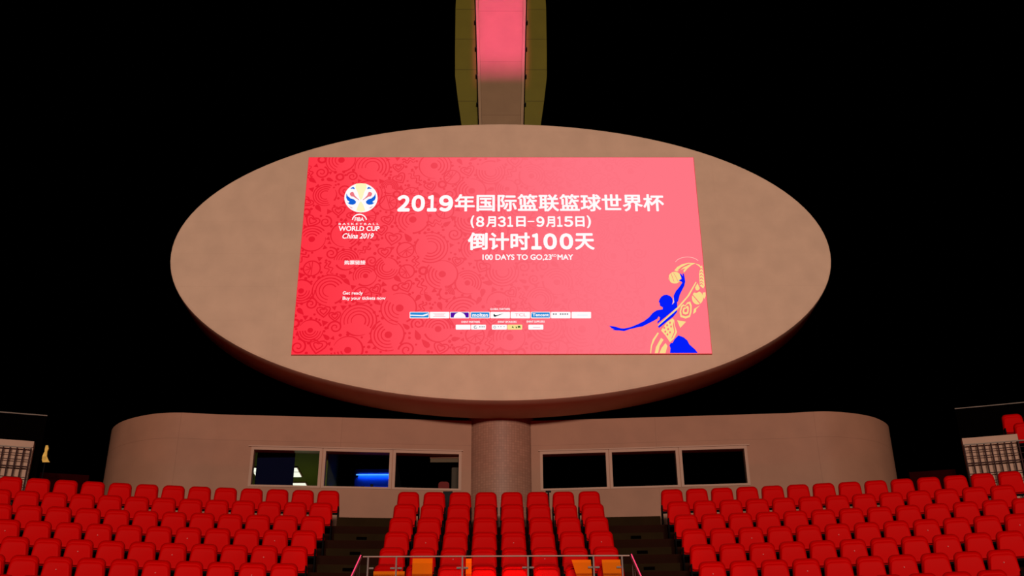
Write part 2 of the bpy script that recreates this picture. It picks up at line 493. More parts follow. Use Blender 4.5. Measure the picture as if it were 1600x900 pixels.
area_light('blue_wash_low', (-2.77, 24.695, 7.37), (-2.77, 24.75, 7.36), 0.9, 0.03, 2.6, (0.02, 0.16, 1.0), 150)

# third room: short beige blind, cabinet, red chair
e = empty('roller_blind', (-1.16, 22.97, HEAD - 0.02)); tag(e, 'short beige roller blind at the top right of the third window', 'blind')
obj('roller', MB().tube([(-0.31, 0, 0), (0.31, 0, 0)], 0.02, 10), 'frame', e, 40); obj('fabric', MB().box(-0.30, 0.30, 0.012, 0.018, -0.10, 0.0), 'beige_blind', e)
e = empty('cabinet', (-0.905, 23.40, FLOOR)); tag(e, 'tall beige cabinet at the right end of the third window', 'cabinet')
obj('body', MB().box(-0.11, 0.11, -0.10, 0.25, 0, 2.02), 'cabinet', e); obj('door', MB().box(-0.095, 0.095, -0.12, -0.10, 0.04, 1.98), 'cabinet', e)
e = empty('office_chair', (-1.18, 23.35, FLOOR)); tag(e, 'red office chair seen over the sill of the third window', 'chair')
def rrect(w0, w1, z0, z1, r0, r1, n=5):
    """outline with rounded corners: half width w0 at the bottom z0, w1 at the top z1"""
    pts = []
    for cx, cz, r, a in ((w1 - r1, z1 - r1, r1, 90), (-(w1 - r1), z1 - r1, r1, 180)):
        pass
    for (sx, w, z, r, a0) in ((1, w0, z0, r0, 270), (1, w1, z1, r1, 0), (-1, w1, z1, r1, 90), (-1, w0, z0, r0, 180)):
        cx = sx * (w - r); cz = z + r if a0 in (270, 180) else z - r
        for k in range(n):
            t = R(a0 + 90 * k / (n - 1)); pts.append((cx + r * math.cos(t), cz + r * math.sin(t)))
    return pts
obj('backrest', MB().prism(rrect(0.12, 0.115, 1.25, 1.66, 0.05, 0.06), -0.03, 0.03), 'redcloth', e)
obj('seat', MB().box(-0.14, 0.14, -0.2, 0.15, 1.12, 1.19), 'redcloth', e); obj('stem', MB().tube([(0, 0, 0.03), (0, 0, 1.12)], 0.03, 8), 'dark', e)
obj('base', MB().tube([(0, 0, 0), (0, 0, 0.03)], 0.14, 14), 'dark', e)
obj('back_bracket', MB().box(-0.02, 0.02, 0.0, 0.02, 1.15, 1.27), 'dark', e)

# column that carries the disc
n = 40
cx, cyc, cr = 0.05, 23.37, 0.82
mb = MB().loft([[(cx + cr * math.cos(2 * math.pi * k / n), cyc + cr * math.sin(2 * math.pi * k / n), z) for k in range(n)] for z in (FLOOR, 8.40)])
me = mb.mesh('column'); uvm = None
o = struct('column', me, 'column', None, 30)

# ------------------------------------------------------------------ oval disc
DX, DZ, DA, DB = 0.07, 11.70, 7.215, 3.43
n = 128
def ell(a, b, y): return [(a * math.cos(2 * math.pi * k / n), y, b * math.sin(2 * math.pi * k / n)) for k in range(n)]
disc = empty('scoreboard_disc', (DX, 21.5, DZ))
tag(disc, 'large beige oval disc on the column, surrounding the red screen', 'scoreboard')
obj('face', MB().loft([ell(DA - 0.045, DB - 0.045, 0.02), ell(DA - 0.045, DB - 0.045, 0.0)], True, True), 'disc', disc, 30)
obj('rim', MB().loft([ell(DA - 0.045, DB - 0.045, 0.002), ell(DA - 0.012, DB - 0.012, 0.012), ell(DA, DB, 0.045), ell(DA, DB, 1.06), ell(DA - 0.06, DB - 0.06, 1.13)], True, True), 'disc', disc, 50)

# ------------------------------------------------------------------ mast behind the disc
mast = empty('mast', (0.07, 23.5, ROOF))
tag(mast, 'tall mast rising behind the disc, pink lit face between olive fins', 'mast')
def zr(z): return z - ROOF
def mast_slab(prof_z, y0, y1):
    rs = [[(x0, y0, zr(z)), (x1, y0, zr(z)), (x1, y1, zr(z)), (x0, y1, zr(z))] for z, x0, x1 in prof_z]
    return MB().loft(rs)
hw = lambda z: 0.565 + (z - 16.6) * 0.0295
zs = [ROOF, 12, 16.6, 18.3, 20.6, 23, 26]
obj('centre_face', mast_slab([(z, -hw(z) + 0.075, hw(z) - 0.075) for z in zs], 0.02, 0.75), 'mast', mast)
for s_ in (-1, 1):
    obj('edge_band', mast_slab([(z,) + tuple(sorted((s_ * (hw(z) - 0.07), s_ * hw(z)))) for z in zs], -0.01, 0.75), 'mast_edge', mast)
fin = {ROOF: 0.80, 12: 0.88, 16.6: 1.0, 17.5: 1.12, 18.3: 1.21, 19.2: 1.225, 20.6: 1.235, 23: 1.18, 26: 1.05}
for s_ in (-1, 1):
    obj('fin', mast_slab([(z,) + tuple(sorted((s_ * (hw(z) + 0.03), s_ * w))) for z, w in fin.items()], 0.35, 0.62), 'wing', mast)
    b = MB()
    for k in range(10): b.box(*sorted((s_ * (hw(16.4 + k * 0.9) - 0.0), s_ * (hw(16.4 + k * 0.9) + 0.06))), 0.2, 0.5, zr(16.4 + k * 0.9), zr(16.44 + k * 0.9))
    obj('spacer', b, 'dark', mast)

# ------------------------------------------------------------------ red screen
scr = empty('led_screen', (0.07, 21.45, 9.29))
tag(scr, 'red rectangular display with white event lettering mounted on the oval disc', 'screen')
SW0, SW1, SH = -4.378, 4.378, 4.87
obj('panel', MB().box(SW0, SW1, 0.0, 0.05, 0.0, SH), 'picture', scr)
bz = MB()
bz.box(SW0 - 0.008, SW0, 0.0, 0.05, -0.008, SH + 0.008); bz.box(SW1, SW1 + 0.010, 0.0, 0.05, -0.008, SH + 0.008)
bz.box(SW0, SW1, 0.0, 0.05, -0.008, 0.0); bz.box(SW0, SW1, 0.0, 0.05, SH, SH + 0.008)
obj('bezel', bz, 'bezel', scr)

# ornament of the picture: curls, balls, hearts, drops and triangles in darker red
rnd = random.Random(11)
orn = MB()
def strip(pts, w0, w1=None):
    w1 = w0 if w1 is None else w1
    vs = []; m = len(pts) - 1
    for i, p in enumerate(pts):
        a, b = pts[max(0, i - 1)], pts[min(m, i + 1)]
        dx, dz = b[0] - a[0], b[1] - a[1]; l = math.hypot(dx, dz) or 1
        w = (w0 + (w1 - w0) * i / m) / 2
        vs += [(p[0] - dz / l * w, p[1] + dx / l * w), (p[0] + dz / l * w, p[1] - dx / l * w)]
    vs = [(min(max(x, SW0), SW1), -0.003, min(max(z, 0), SH)) for x, z in vs]
    orn.add(vs, [(2 * i, 2 * i + 1, 2 * i + 3, 2 * i + 2) for i in range(m)])
def circ(cx, cz, r, a0=0, a1=360, k=18): return [(cx + r * math.cos(R(a0 + (a1 - a0) * i / k)), cz + r * math.sin(R(a0 + (a1 - a0) * i / k))) for i in range(k + 1)]
def blob(pts):
    pts = [(min(max(x, SW0), SW1), -0.003, min(max(z, 0), SH)) for x, z in pts]
    cx_, cz_ = sum(p[0] for p in pts) / len(pts), sum(p[2] for p in pts) / len(pts)
    orn.add(pts + [(cx_, -0.003, cz_)], [(i, (i + 1) % len(pts), len(pts)) for i in range(len(pts))])
def heart(cx, cz, r, t):
    ct, st = math.cos(t), math.sin(t); o_ = []
    for i in range(21):
        u = 2 * math.pi * i / 20
        x, z = r * math.sin(u) ** 3, r * (0.81 * math.cos(u) - 0.31 * math.cos(2 * u) - 0.12 * math.cos(3 * u))
        o_.append((cx + x * ct - z * st, cz + x * st + z * ct))
    return o_
W_ = 0.027
spots = []
def free(x, z, r):
    if any(math.hypot(x - a, z - b) < (r + c) * 0.86 for a, b, c in spots): return False
    spots.append((x, z, r)); return True
def scatter(n, r0, r1, fn):
    for _ in range(n):
        r = rnd.uniform(r0, r1); x = rnd.uniform(SW0, 3.0); z = rnd.uniform(0.02, SH - 0.02)
        if free(x, z, r): fn(x, z, r, rnd.uniform(0, 360))
def curls(x, z, r, a):
    span = rnd.choice((120, 170, 230))
    for j in range(4): strip(circ(x, z, r * (1 - 0.2 * j), a, a + span), W_ * 1.15, W_ * 0.7)
    if span < 200: blob(circ(x, z, r * 0.22, k=10)[:-1])
    strip(circ(x, z, r * 0.9, a + span + 30, a + 330), W_ * 1.6, W_ * 0.4)
def ball(x, z, r, a):
    strip(circ(x, z, r * 0.95), W_ * 1.1)
    for j in (-60, -20, 20, 60): strip([(x + r * .1 * math.cos(R(a)), z + r * .1 * math.sin(R(a))), (x + r * .8 * math.cos(R(a + j)), z + r * .8 * math.sin(R(a + j)))], W_ * 0.7)
    strip([(x - r * .85 * math.sin(R(a)), z + r * .85 * math.cos(R(a))), (x + r * .85 * math.sin(R(a)), z - r * .85 * math.cos(R(a)))], W_ * 0.7)
def hearts(x, z, r, a):
    t = R(rnd.uniform(-40, 40)); strip(heart(x, z, r * 0.95, t), W_ * 1.1); strip(heart(x, z, r * 0.5, t), W_)
def spiral(x, z, r, a): strip([(x + r * (0.12 + 0.85 * i / 30) * math.cos(R(a + i * 20)), z + r * (0.12 + 0.85 * i / 30) * math.sin(R(a + i * 20))) for i in range(31)], W_ * 0.9, W_ * 1.4)
def ringdot(x, z, r, a): strip(circ(x, z, r * 0.75), r * 0.45)
def drop(x, z, r, a):
    ca, sa = math.cos(R(a)), math.sin(R(a))
    blob([(x + (u * ca - v * sa) * r, z + (u * sa + v * ca) * r) for u, v in ((1, 0), (.4, .3), (-.2, .5), (-.7, .4), (-.9, 0), (-.7, -.4), (-.2, -.5), (.4, -.3))])
def tri(x, z, r, a): blob(circ(x, z, r * 0.9, a, a + 360, 3)[:-1])
def dot(x, z, r, a): blob(circ(x, z, r * 0.8, k=9)[:-1])
def wave(x, z, r, a):
    ca, sa = math.cos(R(a)), math.sin(R(a))
    for o_ in (-.3, .2): strip([(x + ((i / 8 - 1) * ca - (o_ + .25 * math.sin(i * .8)) * sa) * r, z + ((i / 8 - 1) * sa + (o_ + .25 * math.sin(i * .8)) * ca) * r) for i in range(17)], W_ * 1.3, W_ * 0.6)
scatter(160, 0.26, 0.40, curls)
scatter(90, 0.17, 0.22, ball)
scatter(200, 0.13, 0.20, hearts)
scatter(300, 0.13, 0.20, spiral)
scatter(500, 0.14, 0.22, wave)
scatter(400, 0.16, 0.24, curls)
scatter(1200, 0.09, 0.14, drop)
scatter(700, 0.08, 0.12, ringdot)
scatter(2500, 0.06, 0.10, tri)
scatter(4000, 0.03, 0.05, dot)
me_ = bpy.data.meshes.new('ornament'); me_.from_pydata(orn.v, [], orn.f)
obj('ornament', me_, 'ornament', scr)

TEXTS = [
    ('headline_number', '２', [-2.324, 3.436, -2.042, 3.866], 'white', 0.05, 0),
    ('headline_number', '０', [-2.007, 3.436, -1.708, 3.866], 'white', 0.05, 0),
    ('headline_number', '１', [-1.661, 3.436, -1.444, 3.866], 'white', 0.05, 0),
    ('headline_number', '９', [-1.395, 3.435, -1.081, 3.865], 'white', 0.05, 0),
    ('headline_text', '年国际篮联篮球世界杯', [-1.046, 3.437, 3.626, 3.89], 'white', 0.024, 0),
    ('date_text', '(', [-0.69, 3.013, -0.604, 3.34], 'white', 0.035, 0),
    ('date_text', '８', [-0.568, 3.045, -0.385, 3.313], 'white', 0.035, 0),
    ('date_text', '月', [-0.344, 3.036, -0.125, 3.313], 'white', 0.035, 0),
    ('date_text', '３', [-0.088, 3.045, 0.091, 3.313], 'white', 0.035, 0),
    ('date_text', '１', [0.123, 3.045, 0.253, 3.313], 'white', 0.035, 0),
    ('date_text', '日', [0.318, 3.045, 0.53, 3.313], 'white', 0.035, 0),
    ('date_text', '-', [0.571, 3.168, 0.725, 3.198], 'white', 0.035, 0),
    ('date_text', '９', [0.766, 3.044, 0.945, 3.312], 'white', 0.035, 0),
    ('date_text', '月', [0.977, 3.035, 1.181, 3.312], 'white', 0.035, 0),
    ('date_text', '１', [1.222, 3.044, 1.344, 3.312], 'white', 0.035, 0),
    ('date_text', '５', [1.376, 3.044, 1.58, 3.312], 'white', 0.035, 0),
    ('date_text', '日', [1.629, 3.044, 1.833, 3.312], 'white', 0.035, 0),
    ('date_text', ')', [1.881, 3.011, 1.975, 3.338], 'white', 0.035, 0),
    ('countdown_text', '倒计时', [-0.745, 2.458, 0.617, 2.904], 'white', 0.03, 0),
    ('countdown_number', '１', [0.645, 2.472, 0.873, 2.882], 'white', 0.05, 0),
    ('countdown_number', '０', [0.911, 2.471, 1.21, 2.882], 'white', 0.05, 0),
    ('countdown_number', '０', [1.267, 2.471, 1.565, 2.882], 'white', 0.05, 0),
    ('countdown_text', '天', [1.603, 2.464, 2.031, 2.882], 'white', 0.03, 0),
    ('caption_text', '100 DAYS TO GO,23', [-0.421, 2.197, 1.084, 2.355], 'white', 0.028, 0),
    ('caption_superscript', 'RD', [1.09, 2.294, 1.191, 2.357], 'white', 0.01, 0),
    ('caption_month', 'MAY', [1.21, 2.219, 1.553, 2.353], 'white', 0.028, 0),
    ('federation_text', 'FIBA', [-3.25, 3.191, -3.045, 3.292], 'white', 0.03, 0),
    ('sport_text', 'B A S K E T B A L L', [-3.595, 3.093, -2.708, 3.148], 'white', 0.01, 0),
    ('event_text', 'WORLD CUP', [-3.588, 2.941, -2.688, 3.067], 'white', 0.03, 0),
    ('host_text', 'China 2019', [-3.492, 2.749, -2.806, 2.886], 'white', 0.025, 0.3),
    ('ticket_heading', '购票链接', [-3.41, 2.102, -2.953, 2.212], 'white', 0.02, 0),
    ('ticket_lettering', 'Get', [-3.399, 1.38, -3.242, 1.459], 'white', 0.02, 0),
    ('ticket_lettering', 'ready', [-3.207, 1.357, -2.969, 1.459], 'white', 0.02, 0),
    ('ticket_small_lettering', 'Buy your tickets now', [-3.394, 1.235, -2.479, 1.337], 'white', 0.02, 0),
    ('partner_heading', 'GLOBAL PARTNERS', [-0.249, 1.008, 0.173, 1.056], 'white', 0.02, 0),
    ('partner_heading', 'EVENT PARTNERS', [-0.856, 0.709, -0.464, 0.757], 'white', 0.02, 0),
    ('partner_heading', 'EVENT SPONSORS', [-0.086, 0.708, 0.306, 0.755], 'white', 0.02, 0),
    ('partner_heading', 'EVENT SUPPLIERS', [0.522, 0.714, 0.901, 0.762], 'white', 0.02, 0),
    ('partner_text', 'molten', [-0.628, 0.846, -0.296, 0.932], 'white', 0.03, 0),
    ('partner_text', 'TCL', [0.273, 0.852, 0.517, 0.927], 'logo_pink', 0.01, 0),
    ('partner_text', 'Tencent', [0.646, 0.854, 0.992, 0.923], 'white', 0.03, 0),
]
def lettering(name, body, box, mat, bold, shear, parent, y=-0.008):
    """lettering fitted to its box on the picture plane (x0, z0, x1, z1); bold widens every stroke"""
    c = bpy.data.curves.new(name, 'FONT'); c.body = body; c.shear = shear; c.resolution_u = 4
    t = bpy.data.objects.new(name, c); COL.objects.link(t)
    bpy.context.view_layer.update()
    me = bpy.data.meshes.new_from_object(t.evaluated_get(bpy.context.evaluated_depsgraph_get()))
    bpy.data.objects.remove(t); bpy.data.curves.remove(c)
    xs = [v.co.x for v in me.vertices]; ys = [v.co.y for v in me.vertices]
    ax, bx, ay, by = min(xs) - bold, max(xs) + bold, min(ys) - bold, max(ys) + bold
    x0, z0, x1, z1 = box
    mb = MB(); fs = [tuple(p.vertices) for p in me.polygons]
    for k in range(9 if bold else 1):
        dx, dy = (bold * math.cos(k * math.pi / 4), bold * math.sin(k * math.pi / 4)) if k < 8 and bold else (0, 0)
        mb.add([(x0 + (v.co.x + dx - ax) / (bx - ax) * (x1 - x0), y, z0 + (v.co.y + dy - ay) / (by - ay) * (z1 - z0)) for v in me.vertices], fs)
    bpy.data.meshes.remove(me)
    m2 = bpy.data.meshes.new(name); m2.from_pydata(mb.v, [], mb.f); m2.materials.append(M[mat])
    o = bpy.data.objects.new(name, m2); COL.objects.link(o); o.parent = parent
    return o
for nm, body, box, mat, bold, sh in TEXTS:
    lettering(nm, body, box, mat, bold, sh, scr, -0.022 if nm.startswith('partner_text') else -0.008)

POLYS = [
    ('emblem_ball','white',1,[[-2.768,3.791],[-2.77,3.732],[-2.78,3.674],[-2.8,3.619],[-2.828,3.568],[-2.863,3.523],[-2.905,3.485],[-2.953,3.454],[-3.005,3.432],[-3.061,3.418],[-3.118,3.414],[-3.176,3.418],[-3.233,3.432],[-3.288,3.455],[-3.339,3.485],[-3.385,3.524],[-3.425,3.569],[-3.458,3.619],[-3.484,3.674],[-3.501,3.732],[-3.509,3.791],[-3.508,3.851],[-3.498,3.909],[-3.479,3.964],[-3.452,4.016],[-3.416,4.061],[-3.374,4.1],[-3.326,4.132],[-3.274,4.155],[-3.217,4.169],[-3.159,4.174],[-3.101,4.169],[-3.043,4.155],[-2.988,4.132],[-2.936,4.1],[-2.89,4.061],[-2.85,4.015],[-2.817,3.964],[-2.792,3.909],[-2.775,3.85]]),
    ('emblem_ball_centre','cream',2,[[-3.273,4.163],[-3.159,4.174],[-3.044,4.163],[-3.029,4.061],[-3.079,3.927],[-3.101,3.793],[-3.141,3.731],[-3.177,3.793],[-3.216,3.927],[-3.277,4.061]]),
    ('emblem_ball_centre','cream',2,[[-3.14,3.705],[-3.082,3.616],[-3.026,3.462],[-3.119,3.422],[-3.225,3.462],[-3.186,3.616]]),
    ('emblem_wing','logo_blue',3,[[-3.468,3.905],[-3.436,3.833],[-3.365,3.771],[-3.288,3.745],[-3.241,3.687],[-3.253,3.638],[-3.305,3.607],[-3.375,3.616],[-3.441,3.669],[-3.403,3.66],[-3.389,3.687],[-3.439,3.727],[-3.467,3.793]]),
    ('emblem_wing','logo_blue',3,[[-3.393,4.021],[-3.354,4.061],[-3.32,4.075],[-3.295,4.039],[-3.294,4.012],[-3.337,4.03]]),
    ('emblem_stroke','logo_red',3,[[-3.392,3.905],[-3.366,3.938],[-3.324,3.945],[-3.303,3.909],[-3.285,3.856],[-3.234,3.793],[-3.179,3.74],[-3.175,3.722],[-3.242,3.771],[-3.311,3.82],[-3.359,3.827],[-3.388,3.865]]),
    ('emblem_stroke','logo_pink',3,[[-3.401,3.576],[-3.343,3.55],[-3.294,3.519],[-3.341,3.519]]),
    ('emblem_wing','logo_blue',3,[[-2.821,3.905],[-2.846,3.833],[-2.909,3.771],[-2.984,3.744],[-3.025,3.687],[-3.007,3.638],[-2.952,3.607],[-2.883,3.616],[-2.823,3.669],[-2.86,3.66],[-2.877,3.687],[-2.831,3.727],[-2.81,3.793]]),
    ('emblem_wing','logo_blue',3,[[-2.909,4.021],[-2.953,4.061],[-2.988,4.075],[-3.009,4.039],[-3.007,4.012],[-2.966,4.03]]),
    ('emblem_stroke','logo_red',3,[[-2.897,3.905],[-2.927,3.938],[-2.97,3.945],[-2.987,3.909],[-2.999,3.856],[-3.044,3.793],[-3.092,3.74],[-3.095,3.722],[-3.033,3.771],[-2.969,3.82],[-2.922,3.827],[-2.897,3.864]]),
    ('emblem_stroke','logo_pink',3,[[-2.852,3.576],[-2.908,3.55],[-2.954,3.519],[-2.906,3.519]]),
    ('emblem_arc','white',1,[[-3.31,3.227],[-3.307,3.248],[-3.301,3.269],[-3.293,3.288],[-3.284,3.306],[-3.272,3.323],[-3.258,3.338],[-3.243,3.351],[-3.227,3.362],[-3.209,3.371],[-3.191,3.377],[-3.171,3.381],[-3.152,3.382],[-3.132,3.381],[-3.112,3.377],[-3.093,3.371],[-3.074,3.362],[-3.057,3.351],[-3.04,3.338],[-3.025,3.323],[-3.012,3.306],[-3.0,3.288],[-2.99,3.268],[-2.982,3.248],[-2.976,3.227],[-3.0,3.221],[-3.005,3.239],[-3.011,3.256],[-3.02,3.272],[-3.03,3.288],[-3.042,3.302],[-3.054,3.314],[-3.069,3.325],[-3.084,3.334],[-3.1,3.342],[-3.116,3.347],[-3.133,3.35],[-3.15,3.351],[-3.167,3.35],[-3.183,3.347],[-3.199,3.342],[-3.215,3.334],[-3.229,3.325],[-3.242,3.314],[-3.253,3.302],[-3.263,3.288],[-3.272,3.273],[-3.278,3.256],[-3.283,3.239],[-3.286,3.221]]),
    ('partner_box','white',1,[[-1.558,0.968],[-1.55,0.966],[-1.544,0.959],[-1.542,0.95],[-1.539,0.836],[-1.541,0.827],[-1.546,0.821],[-1.554,0.818],[-1.935,0.819],[-1.944,0.821],[-1.95,0.828],[-1.952,0.837],[-1.956,0.951],[-1.954,0.96],[-1.949,0.966],[-1.941,0.969]]),
    ('partner_box_fill','sky_blue',2,[[-1.568,0.953],[-1.562,0.952],[-1.558,0.947],[-1.556,0.941],[-1.554,0.845],[-1.555,0.839],[-1.559,0.835],[-1.564,0.833],[-1.928,0.834],[-1.933,0.836],[-1.937,0.84],[-1.939,0.846],[-1.942,0.942],[-1.941,0.948],[-1.937,0.952],[-1.932,0.954]]),
    ('partner_box','white',1,[[-1.132,0.967],[-1.123,0.965],[-1.117,0.958],[-1.115,0.949],[-1.113,0.835],[-1.115,0.826],[-1.121,0.82],[-1.129,0.818],[-1.51,0.818],[-1.518,0.821],[-1.524,0.827],[-1.527,0.836],[-1.53,0.95],[-1.528,0.959],[-1.522,0.966],[-1.514,0.968]]),
    ('partner_box','white',1,[[-0.704,0.967],[-0.696,0.964],[-0.69,0.958],[-0.688,0.949],[-0.687,0.835],[-0.689,0.826],[-0.695,0.819],[-0.703,0.817],[-1.084,0.817],[-1.092,0.82],[-1.098,0.826],[-1.101,0.835],[-1.103,0.949],[-1.101,0.958],[-1.095,0.965],[-1.087,0.967]]),
    ('partner_box_fill','purple',2,[[-0.714,0.952],[-0.708,0.95],[-0.704,0.946],[-0.703,0.94],[-0.702,0.844],[-0.703,0.838],[-0.707,0.833],[-0.712,0.832],[-1.076,0.832],[-1.082,0.834],[-1.086,0.838],[-1.087,0.844],[-1.089,0.94],[-1.088,0.946],[-1.084,0.951],[-1.078,0.952]]),
    ('partner_box','white',1,[[-0.27,0.966],[-0.262,0.964],[-0.256,0.957],[-0.254,0.948],[-0.254,0.834],[-0.256,0.825],[-0.262,0.818],[-0.27,0.816],[-0.651,0.817],[-0.66,0.819],[-0.666,0.826],[-0.668,0.835],[-0.669,0.949],[-0.667,0.958],[-0.661,0.964],[-0.653,0.967]]),
    ('partner_box_fill','sky_blue',2,[[-0.28,0.951],[-0.274,0.949],[-0.27,0.945],[-0.269,0.939],[-0.269,0.843],[-0.27,0.837],[-0.274,0.833],[-0.279,0.831],[-0.643,0.832],[-0.649,0.833],[-0.653,0.838],[-0.654,0.844],[-0.655,0.94],[-0.654,0.946],[-0.65,0.95],[-0.645,0.952]]),
    ('partner_box','white',1,[[0.154,0.965],[0.163,0.963],[0.169,0.956],[0.171,0.947],[0.17,0.833],[0.168,0.824],[0.162,0.818],[0.154,0.815],[-0.228,0.816],[-0.236,0.818],[-0.242,0.825],[-0.244,0.834],[-0.244,0.948],[-0.242,0.957],[-0.236,0.963],[-0.228,0.966]]),
    ('partner_box','white',1,[[0.581,0.964],[0.589,0.962],[0.595,0.955],[0.597,0.946],[0.595,0.832],[0.593,0.823],[0.587,0.817],[0.579,0.814],[0.197,0.815],[0.189,0.818],[0.183,0.824],[0.181,0.833],[0.182,0.947],[0.184,0.956],[0.19,0.963],[0.198,0.965]]),
    ('partner_box','white',1,[[1.013,0.964],[1.021,0.961],[1.027,0.955],[1.029,0.946],[1.026,0.832],[1.024,0.823],[1.018,0.816],[1.009,0.814],[0.627,0.814],[0.619,0.817],[0.614,0.823],[0.611,0.832],[0.613,0.946],[0.615,0.955],[0.621,0.962],[0.63,0.964]]),
    ('partner_box_fill','sky_blue',2,[[1.003,0.949],[1.008,0.947],[1.012,0.943],[1.013,0.937],[1.011,0.841],[1.01,0.835],[1.006,0.83],[1.0,0.829],[0.636,0.829],[0.63,0.831],[0.627,0.835],[0.625,0.841],[0.627,0.937],[0.628,0.943],[0.632,0.948],[0.638,0.949]]),
    ('partner_box','white',1,[[1.441,0.963],[1.449,0.961],[1.455,0.954],[1.456,0.945],[1.453,0.831],[1.451,0.822],[1.444,0.815],[1.436,0.813],[1.054,0.814],[1.046,0.816],[1.04,0.823],[1.038,0.832],[1.041,0.946],[1.043,0.955],[1.049,0.961],[1.058,0.964]]),
    ('partner_box','white',1,[[1.876,0.962],[1.884,0.96],[1.889,0.953],[1.891,0.944],[1.887,0.83],[1.884,0.821],[1.878,0.814],[1.87,0.812],[1.488,0.813],[1.48,0.815],[1.474,0.822],[1.472,0.831],[1.475,0.945],[1.478,0.954],[1.484,0.96],[1.492,0.963]]),
    ('partner_arch','white',3,[[-1.019,0.832],[-1.019,0.848],[-1.016,0.863],[-1.011,0.878],[-1.004,0.892],[-0.995,0.905],[-0.984,0.917],[-0.972,0.927],[-0.958,0.936],[-0.943,0.943],[-0.928,0.948],[-0.912,0.951],[-0.895,0.952],[-0.879,0.951],[-0.863,0.948],[-0.847,0.943],[-0.832,0.936],[-0.818,0.927],[-0.806,0.917],[-0.795,0.905],[-0.785,0.892],[-0.778,0.878],[-0.773,0.863],[-0.769,0.847],[-0.768,0.832],[-0.892,0.832],[-0.892,0.832],[-0.892,0.832],[-0.892,0.833],[-0.892,0.833],[-0.893,0.833],[-0.893,0.833],[-0.893,0.833],[-0.893,0.833],[-0.893,0.833],[-0.893,0.833],[-0.893,0.834],[-0.894,0.834],[-0.894,0.834],[-0.894,0.833],[-0.894,0.833],[-0.894,0.833],[-0.894,0.833],[-0.895,0.833],[-0.895,0.833],[-0.895,0.833],[-0.895,0.833],[-0.895,0.832],[-0.895,0.832],[-0.895,0.832]]),
    ('partner_wave','white',3,[[-1.941,0.9],[-1.684,0.893],[-1.603,0.916],[-1.563,0.934],[-1.575,0.889],[-1.656,0.863],[-1.94,0.873]]),
    ('partner_text_bar','logo_pink',3,[[-1.2,0.93],[-1.199,0.93],[-1.198,0.929],[-1.197,0.927],[-1.197,0.923],[-1.197,0.921],[-1.198,0.92],[-1.2,0.92],[-1.452,0.92],[-1.453,0.92],[-1.454,0.921],[-1.454,0.923],[-1.454,0.927],[-1.454,0.929],[-1.453,0.93],[-1.452,0.93]]),
    ('partner_text_bar','logo_pink',3,[[-1.226,0.9],[-1.225,0.9],[-1.224,0.899],[-1.224,0.897],[-1.223,0.887],[-1.224,0.885],[-1.225,0.884],[-1.226,0.884],[-1.424,0.884],[-1.425,0.884],[-1.426,0.885],[-1.426,0.887],[-1.427,0.897],[-1.426,0.899],[-1.425,0.9],[-1.424,0.9]]),
    ('partner_text_bar','logo_pink',3,[[-1.198,0.86],[-1.197,0.859],[-1.196,0.858],[-1.196,0.857],[-1.196,0.854],[-1.196,0.852],[-1.197,0.851],[-1.198,0.851],[-1.45,0.851],[-1.451,0.851],[-1.452,0.853],[-1.453,0.854],[-1.453,0.857],[-1.452,0.859],[-1.451,0.86],[-1.45,0.86]]),
    ('partner_tick','black',3,[[-0.177,0.906],[-0.156,0.912],[-0.151,0.891],[-0.126,0.882],[0.036,0.926],[-0.113,0.861],[-0.154,0.846],[-0.177,0.864]]),
    ('partner_text_bar','grey',3,[[1.108,0.924],[1.11,0.924],[1.111,0.923],[1.111,0.921],[1.11,0.897],[1.11,0.896],[1.109,0.895],[1.108,0.894],[1.083,0.894],[1.082,0.895],[1.081,0.896],[1.08,0.897],[1.081,0.921],[1.081,0.923],[1.082,0.924],[1.084,0.924]]),
    ('partner_text_bar','grey',3,[[1.157,0.924],[1.158,0.924],[1.159,0.923],[1.16,0.921],[1.159,0.897],[1.159,0.896],[1.158,0.895],[1.156,0.894],[1.132,0.894],[1.131,0.895],[1.13,0.896],[1.129,0.897],[1.13,0.921],[1.13,0.923],[1.131,0.924],[1.133,0.924]]),
    ('partner_text_bar','grey',3,[[1.255,0.924],[1.256,0.924],[1.257,0.923],[1.257,0.921],[1.257,0.897],[1.256,0.896],[1.255,0.895],[1.254,0.894],[1.23,0.894],[1.228,0.895],[1.227,0.896],[1.227,0.897],[1.228,0.921],[1.228,0.923],[1.229,0.924],[1.23,0.924]]),
    ('partner_text_bar','grey',3,[[1.304,0.924],[1.305,0.924],[1.306,0.923],[1.306,0.921],[1.306,0.897],[1.305,0.896],[1.304,0.894],[1.303,0.894],[1.278,0.894],[1.277,0.894],[1.276,0.896],[1.276,0.897],[1.276,0.921],[1.277,0.923],[1.278,0.924],[1.279,0.924]]),
    ('partner_text_bar','grey',3,[[1.353,0.924],[1.354,0.924],[1.355,0.922],[1.355,0.921],[1.355,0.897],[1.354,0.895],[1.353,0.894],[1.352,0.894],[1.327,0.894],[1.326,0.894],[1.325,0.895],[1.325,0.897],[1.325,0.921],[1.326,0.923],[1.327,0.924],[1.328,0.924]]),
    ('partner_text_bar','grey',3,[[1.401,0.924],[1.403,0.923],[1.404,0.922],[1.404,0.921],[1.403,0.897],[1.403,0.895],[1.402,0.894],[1.401,0.894],[1.376,0.894],[1.375,0.894],[1.374,0.895],[1.374,0.897],[1.374,0.921],[1.375,0.922],[1.376,0.924],[1.377,0.924]]),
    ('partner_text_bar','pale_blue',3,[[1.81,0.89],[1.812,0.89],[1.813,0.889],[1.813,0.887],[1.813,0.883],[1.812,0.881],[1.811,0.88],[1.81,0.88],[1.598,0.88],[1.597,0.88],[1.596,0.881],[1.596,0.883],[1.596,0.888],[1.596,0.889],[1.597,0.89],[1.599,0.89]]),
